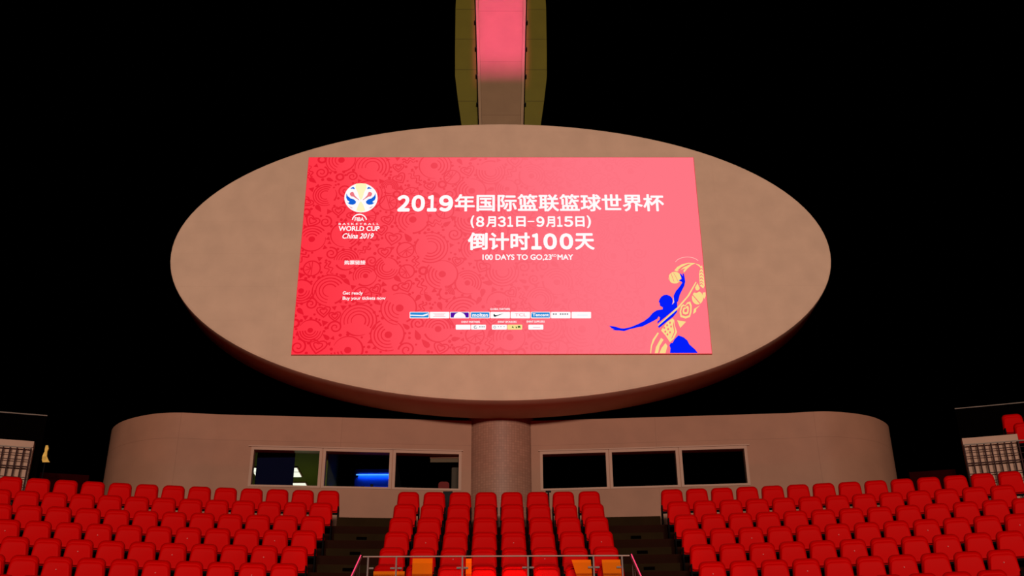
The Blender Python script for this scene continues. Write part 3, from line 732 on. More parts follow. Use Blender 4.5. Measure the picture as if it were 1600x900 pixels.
    ('partner_box','white',1,[[-0.678,0.668],[-0.67,0.665],[-0.664,0.659],[-0.662,0.65],[-0.661,0.573],[-0.663,0.564],[-0.669,0.557],[-0.677,0.555],[-0.958,0.555],[-0.966,0.558],[-0.972,0.564],[-0.975,0.573],[-0.976,0.65],[-0.974,0.659],[-0.968,0.666],[-0.96,0.668]]),
    ('partner_box','white',1,[[-0.355,0.667],[-0.346,0.665],[-0.34,0.658],[-0.338,0.649],[-0.338,0.572],[-0.34,0.563],[-0.346,0.557],[-0.354,0.554],[-0.635,0.555],[-0.643,0.557],[-0.649,0.564],[-0.652,0.573],[-0.652,0.65],[-0.65,0.659],[-0.644,0.665],[-0.636,0.668]]),
    ('partner_box','white',1,[[0.087,0.666],[0.095,0.664],[0.101,0.657],[0.103,0.648],[0.102,0.571],[0.1,0.562],[0.094,0.556],[0.086,0.553],[-0.198,0.554],[-0.206,0.556],[-0.212,0.563],[-0.214,0.572],[-0.214,0.649],[-0.212,0.658],[-0.206,0.664],[-0.198,0.667]]),
    ('partner_box','pale_gold',1,[[0.411,0.666],[0.419,0.663],[0.425,0.657],[0.427,0.648],[0.426,0.57],[0.424,0.562],[0.418,0.555],[0.409,0.553],[0.128,0.553],[0.12,0.556],[0.114,0.562],[0.112,0.571],[0.112,0.648],[0.114,0.657],[0.12,0.664],[0.129,0.666]]),
    ('partner_box','white',1,[[0.856,0.665],[0.864,0.662],[0.87,0.656],[0.872,0.647],[0.871,0.57],[0.868,0.561],[0.862,0.554],[0.854,0.552],[0.57,0.552],[0.562,0.555],[0.556,0.561],[0.554,0.57],[0.555,0.647],[0.557,0.656],[0.563,0.663],[0.571,0.665]]),
    ('partner_ring','grey',3,[[-0.525,0.596],[-0.528,0.589],[-0.532,0.583],[-0.537,0.579],[-0.544,0.575],[-0.55,0.573],[-0.557,0.572],[-0.565,0.573],[-0.571,0.575],[-0.578,0.579],[-0.583,0.584],[-0.587,0.589],[-0.591,0.596],[-0.592,0.603],[-0.593,0.61],[-0.592,0.617],[-0.589,0.624],[-0.585,0.63],[-0.58,0.635],[-0.575,0.639],[-0.568,0.642],[-0.561,0.643],[-0.554,0.643],[-0.547,0.642],[-0.54,0.639],[-0.546,0.627],[-0.551,0.629],[-0.555,0.63],[-0.56,0.63],[-0.564,0.629],[-0.569,0.628],[-0.573,0.625],[-0.576,0.622],[-0.578,0.618],[-0.58,0.614],[-0.581,0.609],[-0.58,0.605],[-0.579,0.6],[-0.577,0.596],[-0.574,0.593],[-0.571,0.59],[-0.567,0.588],[-0.562,0.586],[-0.558,0.586],[-0.553,0.586],[-0.548,0.588],[-0.544,0.59],[-0.541,0.593],[-0.538,0.596],[-0.536,0.6]]),
    ('partner_text_bar','grey',3,[[-0.458,0.629],[-0.457,0.628],[-0.456,0.627],[-0.455,0.626],[-0.455,0.605],[-0.456,0.603],[-0.457,0.602],[-0.458,0.602],[-0.474,0.602],[-0.475,0.602],[-0.476,0.603],[-0.477,0.605],[-0.477,0.626],[-0.477,0.627],[-0.476,0.628],[-0.474,0.629]]),
    ('partner_text_bar','grey',3,[[-0.411,0.628],[-0.41,0.628],[-0.409,0.627],[-0.408,0.625],[-0.408,0.605],[-0.408,0.603],[-0.409,0.602],[-0.411,0.602],[-0.427,0.602],[-0.428,0.602],[-0.429,0.603],[-0.43,0.605],[-0.43,0.626],[-0.429,0.627],[-0.428,0.628],[-0.427,0.628]]),
    ('partner_text_bar','grey',3,[[-0.371,0.628],[-0.369,0.628],[-0.368,0.627],[-0.368,0.625],[-0.368,0.605],[-0.368,0.603],[-0.369,0.602],[-0.37,0.602],[-0.387,0.602],[-0.388,0.602],[-0.389,0.603],[-0.389,0.605],[-0.389,0.625],[-0.389,0.627],[-0.388,0.628],[-0.387,0.628]]),
    ('partner_ring','grey',3,[[-0.128,0.607],[-0.129,0.6],[-0.131,0.593],[-0.135,0.587],[-0.14,0.582],[-0.146,0.579],[-0.152,0.578],[-0.159,0.578],[-0.165,0.581],[-0.17,0.585],[-0.175,0.591],[-0.178,0.597],[-0.179,0.605],[-0.179,0.612],[-0.177,0.619],[-0.173,0.626],[-0.169,0.631],[-0.163,0.635],[-0.157,0.637],[-0.15,0.637],[-0.144,0.635],[-0.138,0.631],[-0.134,0.626],[-0.13,0.619],[-0.128,0.612],[-0.136,0.611],[-0.138,0.616],[-0.14,0.62],[-0.143,0.624],[-0.147,0.626],[-0.151,0.628],[-0.156,0.628],[-0.16,0.626],[-0.164,0.624],[-0.167,0.62],[-0.169,0.616],[-0.171,0.611],[-0.171,0.605],[-0.17,0.6],[-0.168,0.596],[-0.165,0.592],[-0.161,0.589],[-0.157,0.587],[-0.153,0.586],[-0.148,0.587],[-0.144,0.589],[-0.141,0.593],[-0.138,0.597],[-0.137,0.602],[-0.136,0.607]]),
    ('partner_text_bar','grey',3,[[-0.069,0.625],[-0.067,0.624],[-0.066,0.623],[-0.066,0.622],[-0.066,0.61],[-0.066,0.609],[-0.067,0.607],[-0.069,0.607],[-0.083,0.607],[-0.085,0.607],[-0.086,0.609],[-0.086,0.61],[-0.086,0.622],[-0.086,0.623],[-0.085,0.624],[-0.083,0.625]]),
    ('partner_text_bar','grey',3,[[-0.015,0.625],[-0.013,0.624],[-0.012,0.623],[-0.012,0.622],[-0.012,0.61],[-0.012,0.608],[-0.013,0.607],[-0.015,0.607],[-0.029,0.607],[-0.031,0.607],[-0.032,0.608],[-0.032,0.61],[-0.032,0.622],[-0.032,0.623],[-0.031,0.624],[-0.029,0.625]]),
    ('partner_text_bar','grey',3,[[0.053,0.625],[0.054,0.624],[0.055,0.623],[0.056,0.622],[0.055,0.61],[0.055,0.608],[0.054,0.607],[0.053,0.607],[0.038,0.607],[0.037,0.607],[0.036,0.608],[0.035,0.61],[0.035,0.622],[0.036,0.623],[0.037,0.624],[0.038,0.625]]),
    ('partner_emblem','logo_green',3,[[0.224,0.636],[0.251,0.583],[0.204,0.599]]),
    ('partner_emblem','logo_green',3,[[0.285,0.621],[0.312,0.614],[0.311,0.577],[0.291,0.584]]),
    ('partner_emblem','logo_green',3,[[0.332,0.636],[0.386,0.636],[0.386,0.579],[0.359,0.599],[0.332,0.58]]),
    ('partner_text_bar','logo_pink',3,[[0.801,0.605],[0.803,0.605],[0.803,0.604],[0.804,0.602],[0.804,0.599],[0.803,0.598],[0.802,0.597],[0.801,0.596],[0.658,0.597],[0.657,0.597],[0.656,0.598],[0.655,0.6],[0.655,0.603],[0.656,0.604],[0.657,0.605],[0.658,0.606]]),
    ('player_silhouette','player_blue',4,[[2.263,0.632],[2.384,0.611],[2.503,0.572],[2.571,0.566],[2.721,0.602],[2.874,0.67],[2.999,0.735],[3.113,0.825],[3.201,0.93],[3.287,0.99],[3.419,1.014],[3.42,1.065],[3.368,1.096],[3.362,1.171],[3.344,1.187],[3.364,1.247],[3.404,1.308],[3.461,1.351],[3.531,1.36],[3.597,1.332],[3.64,1.277],[3.648,1.201],[3.624,1.125],[3.677,1.18],[3.671,1.247],[3.674,1.338],[3.729,1.446],[3.804,1.538],[3.881,1.646],[3.862,1.683],[3.811,1.701],[3.837,1.723],[3.874,1.736],[3.87,1.785],[3.842,1.863],[3.868,1.869],[3.907,1.807],[3.904,1.879],[3.931,1.863],[3.942,1.785],[3.947,1.676],[3.917,1.568],[3.843,1.43],[3.805,1.354],[3.758,1.201],[3.737,1.186],[3.734,1.065],[3.28,0.675],[3.292,0.735],[3.332,0.764],[3.347,0.824],[3.319,0.848],[3.288,0.794],[3.189,0.735],[3.049,0.661],[2.965,0.616],[2.828,0.587],[2.691,0.551],[2.568,0.507],[2.474,0.522],[2.38,0.543],[2.328,0.573],[2.283,0.603]]),
    ('player_silhouette','player_blue',4,[[3.718,0.998],[3.724,0.959],[3.63,0.839],[3.516,0.749],[3.309,0.574],[3.293,0.621]]),
    ('player_silhouette','player_blue',4,[[3.707,0.407],[3.812,0.363],[3.887,0.289],[3.92,0.201],[4.032,0.084],[4.083,-0.012],[3.503,-0.011],[3.52,0.114],[3.502,0.173],[3.533,0.231],[3.574,0.237],[3.62,0.319]]),
    ('player_silhouette','player_blue',4,[[2.305,0.597],[2.293,0.582],[2.357,0.555],[2.434,0.534],[2.475,0.552]]),
    ('player_silhouette','player_blue',4,[[2.34,0.552],[2.334,0.537],[2.404,0.525],[2.474,0.522],[2.464,0.546]]),
    ('player_outline','pale_pink',3,[[3.664,1.308],[3.682,1.247],[3.676,1.171],[3.622,1.101],[3.594,1.089],[3.639,1.156],[3.659,1.232]]),
    ('graphic_ball','gold',2,[[3.866,1.776],[3.863,1.754],[3.856,1.732],[3.847,1.711],[3.834,1.692],[3.819,1.675],[3.802,1.661],[3.783,1.649],[3.763,1.64],[3.742,1.635],[3.72,1.634],[3.699,1.635],[3.679,1.641],[3.66,1.649],[3.643,1.661],[3.628,1.675],[3.615,1.692],[3.605,1.711],[3.599,1.732],[3.595,1.754],[3.595,1.776],[3.598,1.799],[3.605,1.82],[3.615,1.841],[3.627,1.86],[3.642,1.877],[3.659,1.892],[3.678,1.904],[3.699,1.912],[3.72,1.918],[3.741,1.919],[3.762,1.918],[3.783,1.912],[3.802,1.904],[3.819,1.892],[3.834,1.877],[3.847,1.86],[3.856,1.841],[3.863,1.82],[3.866,1.798]]),
    ('graphic_ball_seam','screen_pink',3,[[3.595,1.895],[3.594,1.795],[3.616,1.677],[3.624,1.677],[3.605,1.795],[3.603,1.895]]),
    ('graphic_ball_seam','screen_pink',3,[[3.651,1.895],[3.671,1.795],[3.704,1.677],[3.713,1.677],[3.682,1.795],[3.659,1.895]]),
    ('graphic_ball_seam','screen_pink',3,[[3.706,1.894],[3.749,1.795],[3.793,1.677],[3.801,1.677],[3.76,1.795],[3.714,1.894]]),
    ('graphic_swoosh','gold',2,[[3.732,1.951],[3.8,2.035],[3.916,2.107],[4.058,2.139],[4.21,2.129],[4.109,2.076],[4.019,1.994],[3.942,1.9],[3.926,1.941],[3.978,2.004],[3.878,1.972],[3.791,1.926]]),
    ('graphic_swoosh','screen_pink',3,[[3.798,1.944],[3.882,2.026],[4.042,2.113],[4.111,2.113],[3.938,2.026],[3.855,1.957]]),
    ('graphic_line','pale_pink',2,[[3.77,2.163],[3.781,2.179],[3.795,2.195],[3.81,2.21],[3.828,2.224],[3.847,2.237],[3.868,2.248],[3.891,2.258],[3.915,2.267],[3.939,2.274],[3.965,2.28],[3.991,2.284],[4.017,2.286],[4.043,2.287],[4.07,2.286],[4.096,2.283],[4.121,2.279],[4.145,2.273],[4.169,2.266],[4.191,2.256],[4.211,2.246],[4.23,2.234],[4.247,2.221],[4.263,2.207],[4.276,2.192],[4.267,2.186],[4.254,2.201],[4.239,2.214],[4.223,2.226],[4.205,2.237],[4.185,2.247],[4.163,2.256],[4.141,2.263],[4.117,2.268],[4.093,2.273],[4.068,2.275],[4.042,2.276],[4.017,2.275],[3.992,2.273],[3.966,2.269],[3.942,2.264],[3.918,2.257],[3.895,2.249],[3.874,2.239],[3.854,2.228],[3.835,2.216],[3.818,2.203],[3.803,2.189],[3.79,2.174],[3.779,2.159]]),
    ('graphic_line','gold',2,[[3.292,0.645],[3.758,1.095],[3.968,1.338],[4.174,1.676],[4.192,1.661],[4.009,1.338],[3.784,1.071],[3.322,0.609]]),
    ('graphic_band','gold',1,[[4.264,1.863],[4.304,2.019],[4.346,2.082],[4.361,1.862],[4.359,1.583],[4.326,1.515],[4.257,1.583]]),
    ('graphic_band_gap','screen_pink',2,[[4.291,1.988],[4.326,2.019],[4.366,1.962],[4.365,1.947],[4.324,1.994],[4.291,1.962]]),
    ('graphic_band_gap','screen_pink',2,[[4.284,1.909],[4.32,1.941],[4.36,1.884],[4.358,1.869],[4.318,1.916],[4.285,1.884]]),
    ('graphic_band_gap','screen_pink',2,[[4.278,1.831],[4.313,1.862],[4.353,1.806],[4.352,1.791],[4.311,1.838],[4.278,1.806]]),
    ('graphic_band_gap','screen_pink',2,[[4.271,1.754],[4.307,1.785],[4.347,1.729],[4.345,1.713],[4.305,1.76],[4.272,1.729]]),
    ('graphic_band_gap','screen_pink',2,[[4.265,1.676],[4.301,1.707],[4.34,1.651],[4.339,1.636],[4.299,1.682],[4.266,1.651]]),
    ('graphic_band_gap','screen_pink',2,[[4.26,1.614],[4.295,1.645],[4.335,1.589],[4.334,1.574],[4.293,1.62],[4.26,1.589]]),
    ('graphic_band','gold',1,[[4.218,2.12],[4.283,2.097],[4.333,2.035],[4.315,2.013],[4.269,2.066],[4.211,2.107]]),
    ('graphic_disc','gold',1,[[4.305,1.292],[4.301,1.267],[4.295,1.243],[4.285,1.22],[4.274,1.199],[4.26,1.18],[4.244,1.164],[4.227,1.151],[4.209,1.141],[4.19,1.135],[4.171,1.134],[4.152,1.136],[4.134,1.141],[4.118,1.151],[4.103,1.164],[4.09,1.18],[4.079,1.199],[4.071,1.22],[4.065,1.243],[4.063,1.267],[4.063,1.292],[4.067,1.317],[4.073,1.341],[4.082,1.364],[4.094,1.385],[4.108,1.404],[4.123,1.421],[4.14,1.434],[4.159,1.443],[4.178,1.449],[4.197,1.451],[4.216,1.449],[4.234,1.443],[4.25,1.434],[4.265,1.42],[4.279,1.404],[4.289,1.385],[4.297,1.364],[4.303,1.341],[4.305,1.316]]),
    ('graphic_disc_cut','screen_pink',2,[[4.054,1.384],[4.071,1.393],[4.233,1.161],[4.216,1.149]]),
    ('graphic_disc_cut','screen_pink',2,[[4.241,1.491],[4.258,1.454],[4.166,1.405],[4.117,1.414]]),
    ('graphic_band','gold',1,[[4.166,1.476],[4.149,1.537],[4.213,1.645],[4.252,1.522],[4.22,1.466]]),
    ('graphic_band','gold',1,[[4.304,1.414],[4.366,1.429],[4.363,1.337],[4.324,1.261],[4.302,1.322]]),
    ('graphic_heart','gold',1,[[3.891,0.802],[3.785,0.839],[3.773,0.959],[3.816,1.098],[3.868,1.14],[3.904,1.11],[3.953,1.183],[4.021,1.207],[4.046,1.11],[4.029,0.958],[3.987,0.838]]),
    ('graphic_heart','screen_pink',2,[[3.895,0.851],[3.817,0.878],[3.807,0.967],[3.839,1.069],[3.878,1.101],[3.904,1.078],[3.941,1.132],[3.991,1.15],[4.009,1.078],[3.997,0.966],[3.966,0.877]]),
    ('graphic_heart','gold',3,[[3.898,0.892],[3.843,0.911],[3.836,0.973],[3.859,1.045],[3.886,1.067],[3.905,1.052],[3.93,1.089],[3.965,1.102],[3.979,1.051],[3.97,0.973],[3.948,0.91]]),
    ('graphic_heart','screen_pink',4,[[3.902,0.942],[3.875,0.951],[3.872,0.981],[3.883,1.016],[3.896,1.027],[3.905,1.019],[3.918,1.037],[3.934,1.043],[3.941,1.019],[3.936,0.981],[3.926,0.951]]),
    ('graphic_triangle','gold',1,[[4.086,1.028],[4.23,1.118],[4.135,1.028],[4.124,0.958],[4.057,0.907]]),
    ('graphic_triangle','gold',1,[[3.707,0.764],[3.894,0.728],[3.761,0.585],[3.728,0.689]]),
    ('graphic_net','gold',1,[[3.351,0.526],[3.486,0.719],[3.615,0.809],[3.647,0.764],[3.649,0.645],[3.687,0.49],[3.608,0.334],[3.521,0.255],[3.438,0.408]]),
    ('graphic_net_gap','screen_pink',2,[[3.401,0.585],[3.425,0.621],[3.445,0.585],[3.421,0.55]]),
    ('graphic_net_gap','screen_pink',2,[[3.465,0.645],[3.489,0.681],[3.508,0.645],[3.484,0.609]]),
    ('graphic_net_gap','screen_pink',2,[[3.531,0.704],[3.556,0.74],[3.575,0.704],[3.551,0.669]]),
    ('graphic_net_gap','screen_pink',2,[[3.417,0.496],[3.441,0.532],[3.46,0.496],[3.436,0.461]]),
    ('graphic_net_gap','screen_pink',2,[[3.48,0.556],[3.505,0.591],[3.524,0.556],[3.5,0.52]]),
    ('graphic_net_gap','screen_pink',2,[[3.547,0.615],[3.571,0.651],[3.59,0.615],[3.566,0.579]]),
    ('graphic_net_gap','screen_pink',2,[[3.458,0.431],[3.482,0.467],[3.502,0.431],[3.478,0.396]]),
    ('graphic_net_gap','screen_pink',2,[[3.516,0.481],[3.54,0.517],[3.559,0.481],[3.535,0.446]]),
    ('graphic_net_gap','screen_pink',2,[[3.628,0.734],[3.633,0.645],[3.649,0.496],[3.567,0.334],[3.555,0.343],[3.628,0.496],[3.611,0.645]]),
    ('graphic_stripe','gold',1,[[3.276,0.482],[3.301,0.461],[3.202,0.305],[3.14,0.173],[3.107,-0.007],[3.089,-0.007],[3.113,0.173],[3.163,0.32]]),
    ('graphic_stripe','gold',1,[[3.34,0.355],[3.391,0.314],[3.301,0.173],[3.254,-0.008],[3.185,-0.007],[3.219,0.144]]),
    ('graphic_stripe','gold',1,[[3.426,0.237],[3.462,0.173],[3.409,-0.008],[3.281,-0.008],[3.338,0.129]]),
]
# the drawn shapes of one motif and colour form one part of the picture
motif = {}
for nm, colr, lay, pts in POLYS:
    pts = [(min(max(x, SW0 + 0.004), SW1 - 0.004), min(max(z, 0.004), SH - 0.004)) for x, z in pts]
    vs = [Vector((x, z, 0)) for x, z in pts]
    mbp = motif.setdefault((nm, colr, lay), MB())
    tris = tessellate_polygon([vs])
    mbp.add([(p[0], -0.005 - 0.004 * lay, p[1]) for p in pts], [tuple(t) for t in tris])
for (nm, colr, lay), mbp in motif.items():
    me = bpy.data.meshes.new(nm); me.from_pydata(mbp.v, [], mbp.f); me.update()
    obj(nm, me, colr, scr)

# ------------------------------------------------------------------ seats
def seat_meshes():
    # backrest: rolled rim around a shallow hollow; +Y is the back, the sitter faces -Y
    q = lambda w0, w1, z0, z1, r0, r1, y0, y1: [(x, y0 + (y1 - y0) * ((z - 0.3) / 0.52), z) for x, z in rrect(w0, w1, z0, z1, r0, r1, 6)]
    b = MB().loft([q(.175, .145, .44, .715, .05, .06, -.026, -.018), q(.190, .162, .42, .735, .05, .075, -.034, -.024), q(.200, .172, .405, .746, .05, .085, -.042, -.030),
                   q(.211, .183, .395, .759, .05, .090, -.042, -.028), q(.220, .194, .36, .784, .04, .095, -.030, -.008), q(.226, .203, .35, .806, .04, .098, -.008, .020), q(.228, .207, .345, .820, .04, .10, .018, .048),
                   q(.226, .204, .348, .814, .04, .10, .035, .072), q(.21, .187, .36, .80, .04, .09, .03, .062)])
    back = b.mesh('backrest'); back.materials.append(M['seat']); smooth(back, 60)
    p = lambda w0, w1, z0, z1, r, y0, y1: [(x, y0 + (y1 - y0) * ((z - 0.35) / 0.32), z) for x, z in rrect(w0, w1, z0, z1, r, r, 6)]
    s_ = MB().loft([p(.17, .150, .42, .690, .06, -.072, -.052), p(.19, .166, .40, .710, .06, -.076, -.055), p(.208, .179, .385, .724, .065, -.070, -.050), p(.214, .183, .38, .728, .065, -.058, -.038), p(.206, .175, .385, .720, .06, -.045, -.030)])
    pan = s_.mesh('seat_pan'); pan.materials.append(M['seat']); smooth(pan, 60)
    legs = []
    for sx in (-1, 1):
        l = MB(); l.box(sx * .21 - .013, sx * .21 + .013, -.15, .10, .012, .46); l.box(sx * .21 - .016, sx * .21 + .016, -.14, .10, 0, .012); l.box(sx * .21 - .012, sx * .21 + .012, -.13, .06, .40, .455)
        me = l.mesh('leg'); me.materials.append(M['bracket']); legs.append(me)
    l = MB().box(-.205, .205, -.03, .005, .33, .37); bar = l.mesh('crossbar'); bar.materials.append(M['bracket'])
    rv = MB().loft([[(.009 * math.cos(2 * math.pi * k / 10), y, .600 + .009 * math.sin(2 * math.pi * k / 10)) for k in range(10)] for y in (-.05, -.073)])
    riv = rv.mesh('rivet'); riv.materials.append(M['badge'])
    return [('backrest', back), ('seat_pan', pan), ('leg', legs[0]), ('leg', legs[1]), ('crossbar', bar)], riv
SEAT, RIVET = seat_meshes()
ORD = ['first', 'second', 'third', 'fourth', 'fifth', 'sixth', 'seventh', 'eighth', 'ninth', 'tenth', 'eleventh', 'twelfth', 'thirteenth', 'fourteenth', 'fifteenth', 'sixteenth']
ROWN = ['back row', 'second row from the back', 'third row from the back', 'fourth row from the back', 'fifth row from the back', 'sixth row from the back', 'seventh row from the back']
proto = None
def copy_thing(root):
    c = root.copy(); COL.objects.link(c)
    for ch in root.children:
        d = ch.copy(); COL.objects.link(d); d.parent = c
    return c
def place_seat(loc, rz, label, group):
    global proto
    if proto is None:
        proto = empty('stadium_seat', (0, 0, 0))
        for nm, me in SEAT: obj(nm, me, None, proto)
        s = proto
    else:
        s = copy_thing(proto)
    s.location = loc; s.rotation_euler = (0, 0, rz); tag(s, label, 'seat', group)
    return s
drop = [0.0, -0.035, -0.02, 0.0, 0.0, 0.02, 0.0]
PIT = {(-1, 0): .4835, (-1, 1): .470, (-1, 2): .479}
riveted = []
def seat_at(i, s, label, group):
    Ri = R0 - TREAD * i
    a = s / Ri
    o = place_seat((Ri * math.sin(a), CY + Ri * math.cos(a), tread_z(i)), -a, label, group)
    if i in (3, 4, 5): riveted.append(o)
for i in range(6):
    for k in range(8):
        seat_at(i, -1.75 + 0.5 * k, 'red folding stadium seat, %s from left in the %s, central block' % (ORD[k], ROWN[i]), 'seats of the central block')
for side, nm in ((-1, 'left'), (1, 'right')):
    for i in range(7):
        s0 = 3.285 + 0.010 * i if side < 0 else 3.342 - 0.0037 * i
        pit = PIT.get((side, i), 0.479)
        zc = (CY + R0 - TREAD * i) * .893 + tread_z(i) * .45
        for k in range(17):
            s = s0 + pit * k
            zz = zc * (1 - 0.0004 * s * s)
            if s * 1750 / zz > 850 + 16 * side * -1: break
            if i == 6 and s * 1750 / zz < (540 if side < 0 else 400): continue
            seat_at(i, side * s, 'red folding stadium seat, %s from aisle in the %s, %s block' % (ORD[k], ROWN[i], nm), 'seats of the %s block' % nm)
for s in riveted[1::3]:
    obj('rivet', RIVET, None, s)

# a few seats of a higher block at the far right, on their own dark step
hb = MB()
UP = [(10.92, 22.41, 8.30), (10.79, 21.70, 7.855), (10.68, 20.99, 7.41)]
for k, (x, y, z) in enumerate(UP):
    hb.box(x - 0.24, x + 2.4, y - 0.33, y + 0.36 if k == 0 else y + 0.335, tread_z(0) + 0.001, z - SEAT_H)
struct('raised_terrace', hb, 'terrace')
for k, (x, y, z) in enumerate(UP):
    for j in range(2):
        place_seat((x + 0.48 * j, y, z - SEAT_H), -0.25, 'red folding stadium seat, %s in the %s row of the raised far right block' % (('inner', 'outer')[j], ('top', 'middle', 'bottom')[k]), 'seats of the raised block')

# ------------------------------------------------------------------ glass railing in front of the central block
RY, RZ0, RZ = 16.6, tread_z(6), 3.93
rail = empty('glass_railing', (0, RY, RZ0))
tag(rail, 'steel and glass railing in front of the central seat block', 'railing')
h = RZ - RZ0
obj('handrail', MB().tube([(-2.01, 0, h), (1.935, 0, h)], 0.012, 10), 'steel', rail, 40)
posts = [-1.932, -1.515, -0.54, 0.428, 1.398, 1.82]
for x in posts:
    pm = MB().box(x - 0.011, x + 0.011, -0.02, 0.02, 0.012, h - 0.012); pm.box(x - 0.05, x + 0.05, -0.05, 0.05, 0, 0.012)
    p = obj('post', pm, 'rail_dark', rail)
    for sx in (-1, 1):
        if (x == posts[0] and sx < 0) or (x == posts[-1] and sx > 0): continue
        obj('clamp', MB().box(*sorted((x + sx * 0.02, x + sx * 0.085)), -0.018, 0.018, h - 0.185, h - 0.16), 'rail_dark', p)
for a, b in zip(posts[:-1], posts[1:]):
    obj('glass_panel', MB().box(a + 0.035, b - 0.035, -0.006, 0.006, 0.10, h - 0.10), 'rail_glass', rail)
# sloping side railings with the pink light line on top
for side, x, lb in ((-1, -2.045, 'left sloping stair railing topped by a glowing pink line'), (1, 1.965, 'right sloping stair railing topped by a glowing pink line')):
    sr = empty('stair_railing', (x, RY, RZ0)); tag(sr, lb, 'railing', 'sloping stair railings of the vomitory')
    L_, D_ = 1.7, 0.92
    obj('light_strip', MB().tube([(0, 0, h + 0.02), (0, -L_, h + 0.02 - D_)], 0.008, 8), 'pink_strip', sr, 40)
    obj('handrail', MB().tube([(0, 0.02, h - 0.012), (0, -L_, h - 0.012 - D_)], 0.018, 8), 'rail_dark', sr, 40)
    for j in range(7):
        yy = -0.08 - 0.26 * j
        ri = CY + 0.0
        rad = math.hypot(x, RY + yy - CY)
        row = 6
        while row < NROW - 1 and rad < front_r(row): row += 1
        zb = tread_z(row) - RZ0 + (0.0)
        rfl = front_r(row - 1)
        if rad > rfl - 0.32 and row > 6 and abs(x) > 2.02: zb += RISE / 2
        obj('baluster', MB().tube([(0, yy, zb), (0, yy, h - 0.02 + yy * D_ / L_)], 0.009, 6), 'rail_dark', sr)

# orange patches of unclear nature behind the glass, built as thin slabs
BG = 'orange patches behind the glass railing'
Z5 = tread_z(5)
for x0, x1, zt, sk, lb in ((-1.334, -1.027, 4.08, 0.0, 'orange patch behind the glass, on the second seat from left'), (-0.512, -0.423, 4.075, 0.0, 'narrow orange patch behind the glass, left of the middle'),
                       (1.123, 1.421, 4.05, 0.10, 'slanted orange patch behind the glass, on the seventh seat from left'), (1.59, 1.878, 4.05, 0.02, 'orange patch behind the glass, on the rightmost front seat'), (-1.93, -1.45, 3.885, 0.0, 'low wide orange patch behind the glass, on the leftmost front seat')):
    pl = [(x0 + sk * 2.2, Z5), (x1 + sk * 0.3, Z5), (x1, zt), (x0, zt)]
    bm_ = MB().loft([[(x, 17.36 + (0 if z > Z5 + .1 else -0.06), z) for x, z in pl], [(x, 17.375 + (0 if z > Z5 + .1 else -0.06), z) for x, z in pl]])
    tag(obj('orange_patch', bm_, 'orange'), lb, 'board', BG)

# small things behind the back row
e = empty('marker_post', (0.985, 21.75, FLOOR)); tag(e, 'thin black T-shaped post behind the back row, right of the column', 'post')
obj('stem', MB().tube([(0, 0, 0.01), (0, 0, 0.96)], 0.018, 8), 'dark', e); obj('crosspiece', MB().box(-0.055, 0.055, -0.02, 0.02, 0.955, 0.985), 'dark', e); obj('foot', MB().tube([(0, 0, 0), (0, 0, 0.012)], 0.11, 12), 'dark', e)
e = empty('equipment_case', (-1.01, 21.72, FLOOR)); tag(e, 'black upright case behind the back row, left of the column', 'case')
obj('body', MB().box(-0.09, 0.09, -0.10, 0.12, 0, 0.90), 'dark', e); obj('lid', MB().box(-0.095, 0.095, -0.105, 0.125, 0.90, 0.945), 'dark', e)

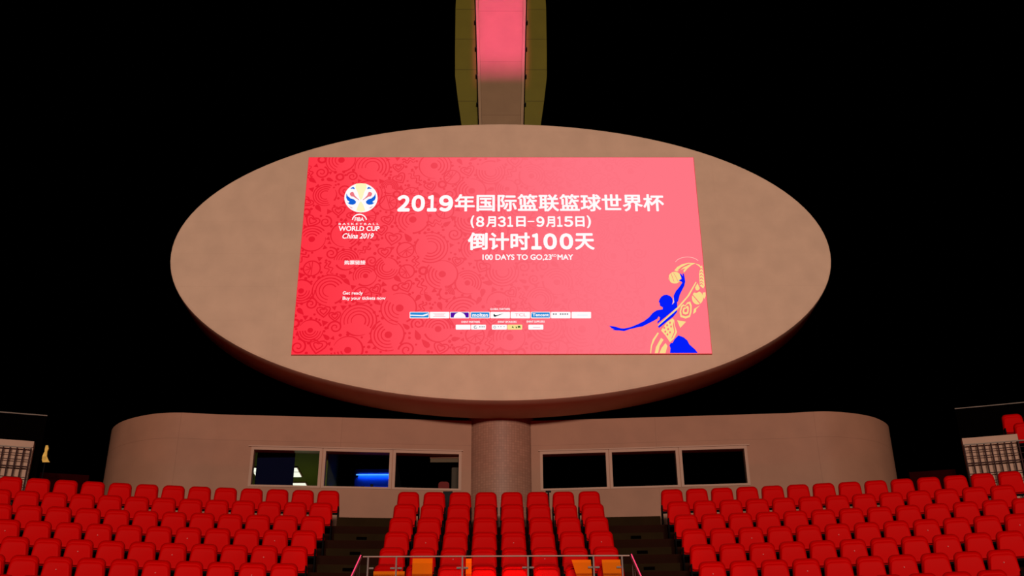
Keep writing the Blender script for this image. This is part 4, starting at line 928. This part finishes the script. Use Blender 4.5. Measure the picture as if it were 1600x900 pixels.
# ------------------------------------------------------------------ far sides: tiled panel walls behind mesh railings, dark boards with a bright top rail
def polar(r, a, z): return (r * math.sin(a), CY + r * math.cos(a), z)
for side, a0, a1, nm in ((-1, -0.315, -0.2400, 'left'), (1, 0.2415, 0.2672, 'right')):
    rr = 38.19
    pw = MB()
    for (z0, z1) in ((FLOOR, 6.53), (6.53, 7.12)):
        pw.arcbox(rr + 0.02, rr + 0.14, a0, a1, z0, z1, 8, CY)
    b1 = a1 if side < 0 else a1 + 0.001
    pw.arcbox(rr - 0.02, rr + 0.14, a0, b1, 7.12, 7.245, 8, CY)
    w = obj('panel_wall', pw, 'tile_panel'); tag(w, 'low beige panel wall behind a mesh railing at the far %s' % nm, 'wall panel', 'panel walls at the far sides')
    mr = empty('mesh_railing', (0, 0, FLOOR)); tag(mr, 'dark mesh railing with pale handrail before the far %s panel wall' % nm, 'railing', 'mesh railings at the far sides')
    r2 = rr - 0.09
    e0, e1 = (a0, a1 - 0.0005) if side < 0 else (a0 - 0.0002, a1 + 0.02)
    hz = 7.085 - FLOOR
    k_ = 10
    obj('handrail', MB().tube([polar(r2, e0 + (e1 - e0) * j / k_, hz) for j in range(k_ + 1)], 0.013, 8), 'steel', mr, 40)
    vb = MB(); nb = int((e1 - e0) * r2 / 0.125)
    for j in range(nb + 1):
        a = (e1 - j * 0.125 / r2) if side < 0 else (e0 + j * 0.125 / r2)
        vb.box(*[v for pr_ in ((polar(r2, a, 0)[0] - 0.012, polar(r2, a, 0)[0] + 0.012), (polar(r2, a, 0)[1] - 0.01, polar(r2, a, 0)[1] + 0.01)) for v in pr_], 0.0, hz - 0.01)
    obj('bar', vb, 'mesh_red', mr)
    hb_ = MB()
    for z in (0.88, 1.03, 1.24, 1.38, 1.50): hb_.tube([polar(r2, e0 + (e1 - e0) * j / k_, z) for j in range(k_ + 1)], 0.008 if z != 1.24 else 0.015, 6)
    obj('cross_wire', hb_, 'mesh_red', mr)
    d0, d1 = (-0.33, -0.2372) if side < 0 else (0.2545, 0.325)
    db = empty('windbreak', (0, 0, FLOOR)); tag(db, 'tall black windbreak with a thin bright top rail at the far %s' % nm, 'windbreak', 'windbreaks at the far sides')
    rb, wz = (38.42, 7.86) if side < 0 else (41.5, 9.015)
    obj('board', MB().arcbox(rb, rb + 0.05, d0, d1, 0, wz - FLOOR, 8, CY), 'vent', db)
    obj('top_rail', MB().tube([polar(rb, d0 + (d1 - d0) * j / 8, wz + 0.015 - FLOOR) for j in range(9)], 0.012, 6), 'steel', db, 40)
# dim far red seats, built as one low slab beyond the ends of the building
for side, a0, a1, nm in ((-1, -0.238, -0.214, 'left'), (1, 0.216, 0.239, 'right')):
    struct('far_seating_slab', MB().arcbox(39.0, 39.2, a0, a1, FLOOR, 6.88, 6, CY), 'far_red', 'low dark red slab for far seating beyond the %s end of the building' % nm)
# folded yellow and white pennant at the far left
e = empty('pennant', (-8.80, 20.98, FLOOR)); tag(e, 'small folded yellow and white pennant on a dark staff at the far left', 'pennant')
obj('staff', MB().tube([(0, 0.02, 0), (0, 0.02, 1.72)], 0.012, 6), 'dark', e)
obj('cloth', MB().loft([[(x, -0.02 + 0.02 * math.sin(j * 1.7), z) for x, z in pl] + [(x, 0.008 + 0.02 * math.sin(j * 1.7), z) for x, z in pl[::-1]] for j, pl in enumerate(
    [[(-0.03, 1.70), (0.01, 1.70)], [(-0.045, 1.64), (0.025, 1.64)], [(-0.03, 1.57), (0.02, 1.57)], [(-0.05, 1.47), (0.035, 1.47)], [(-0.055, 1.40), (0.07, 1.40)], [(-0.04, 1.36), (0.10, 1.36)]])]), 'yellow', e)
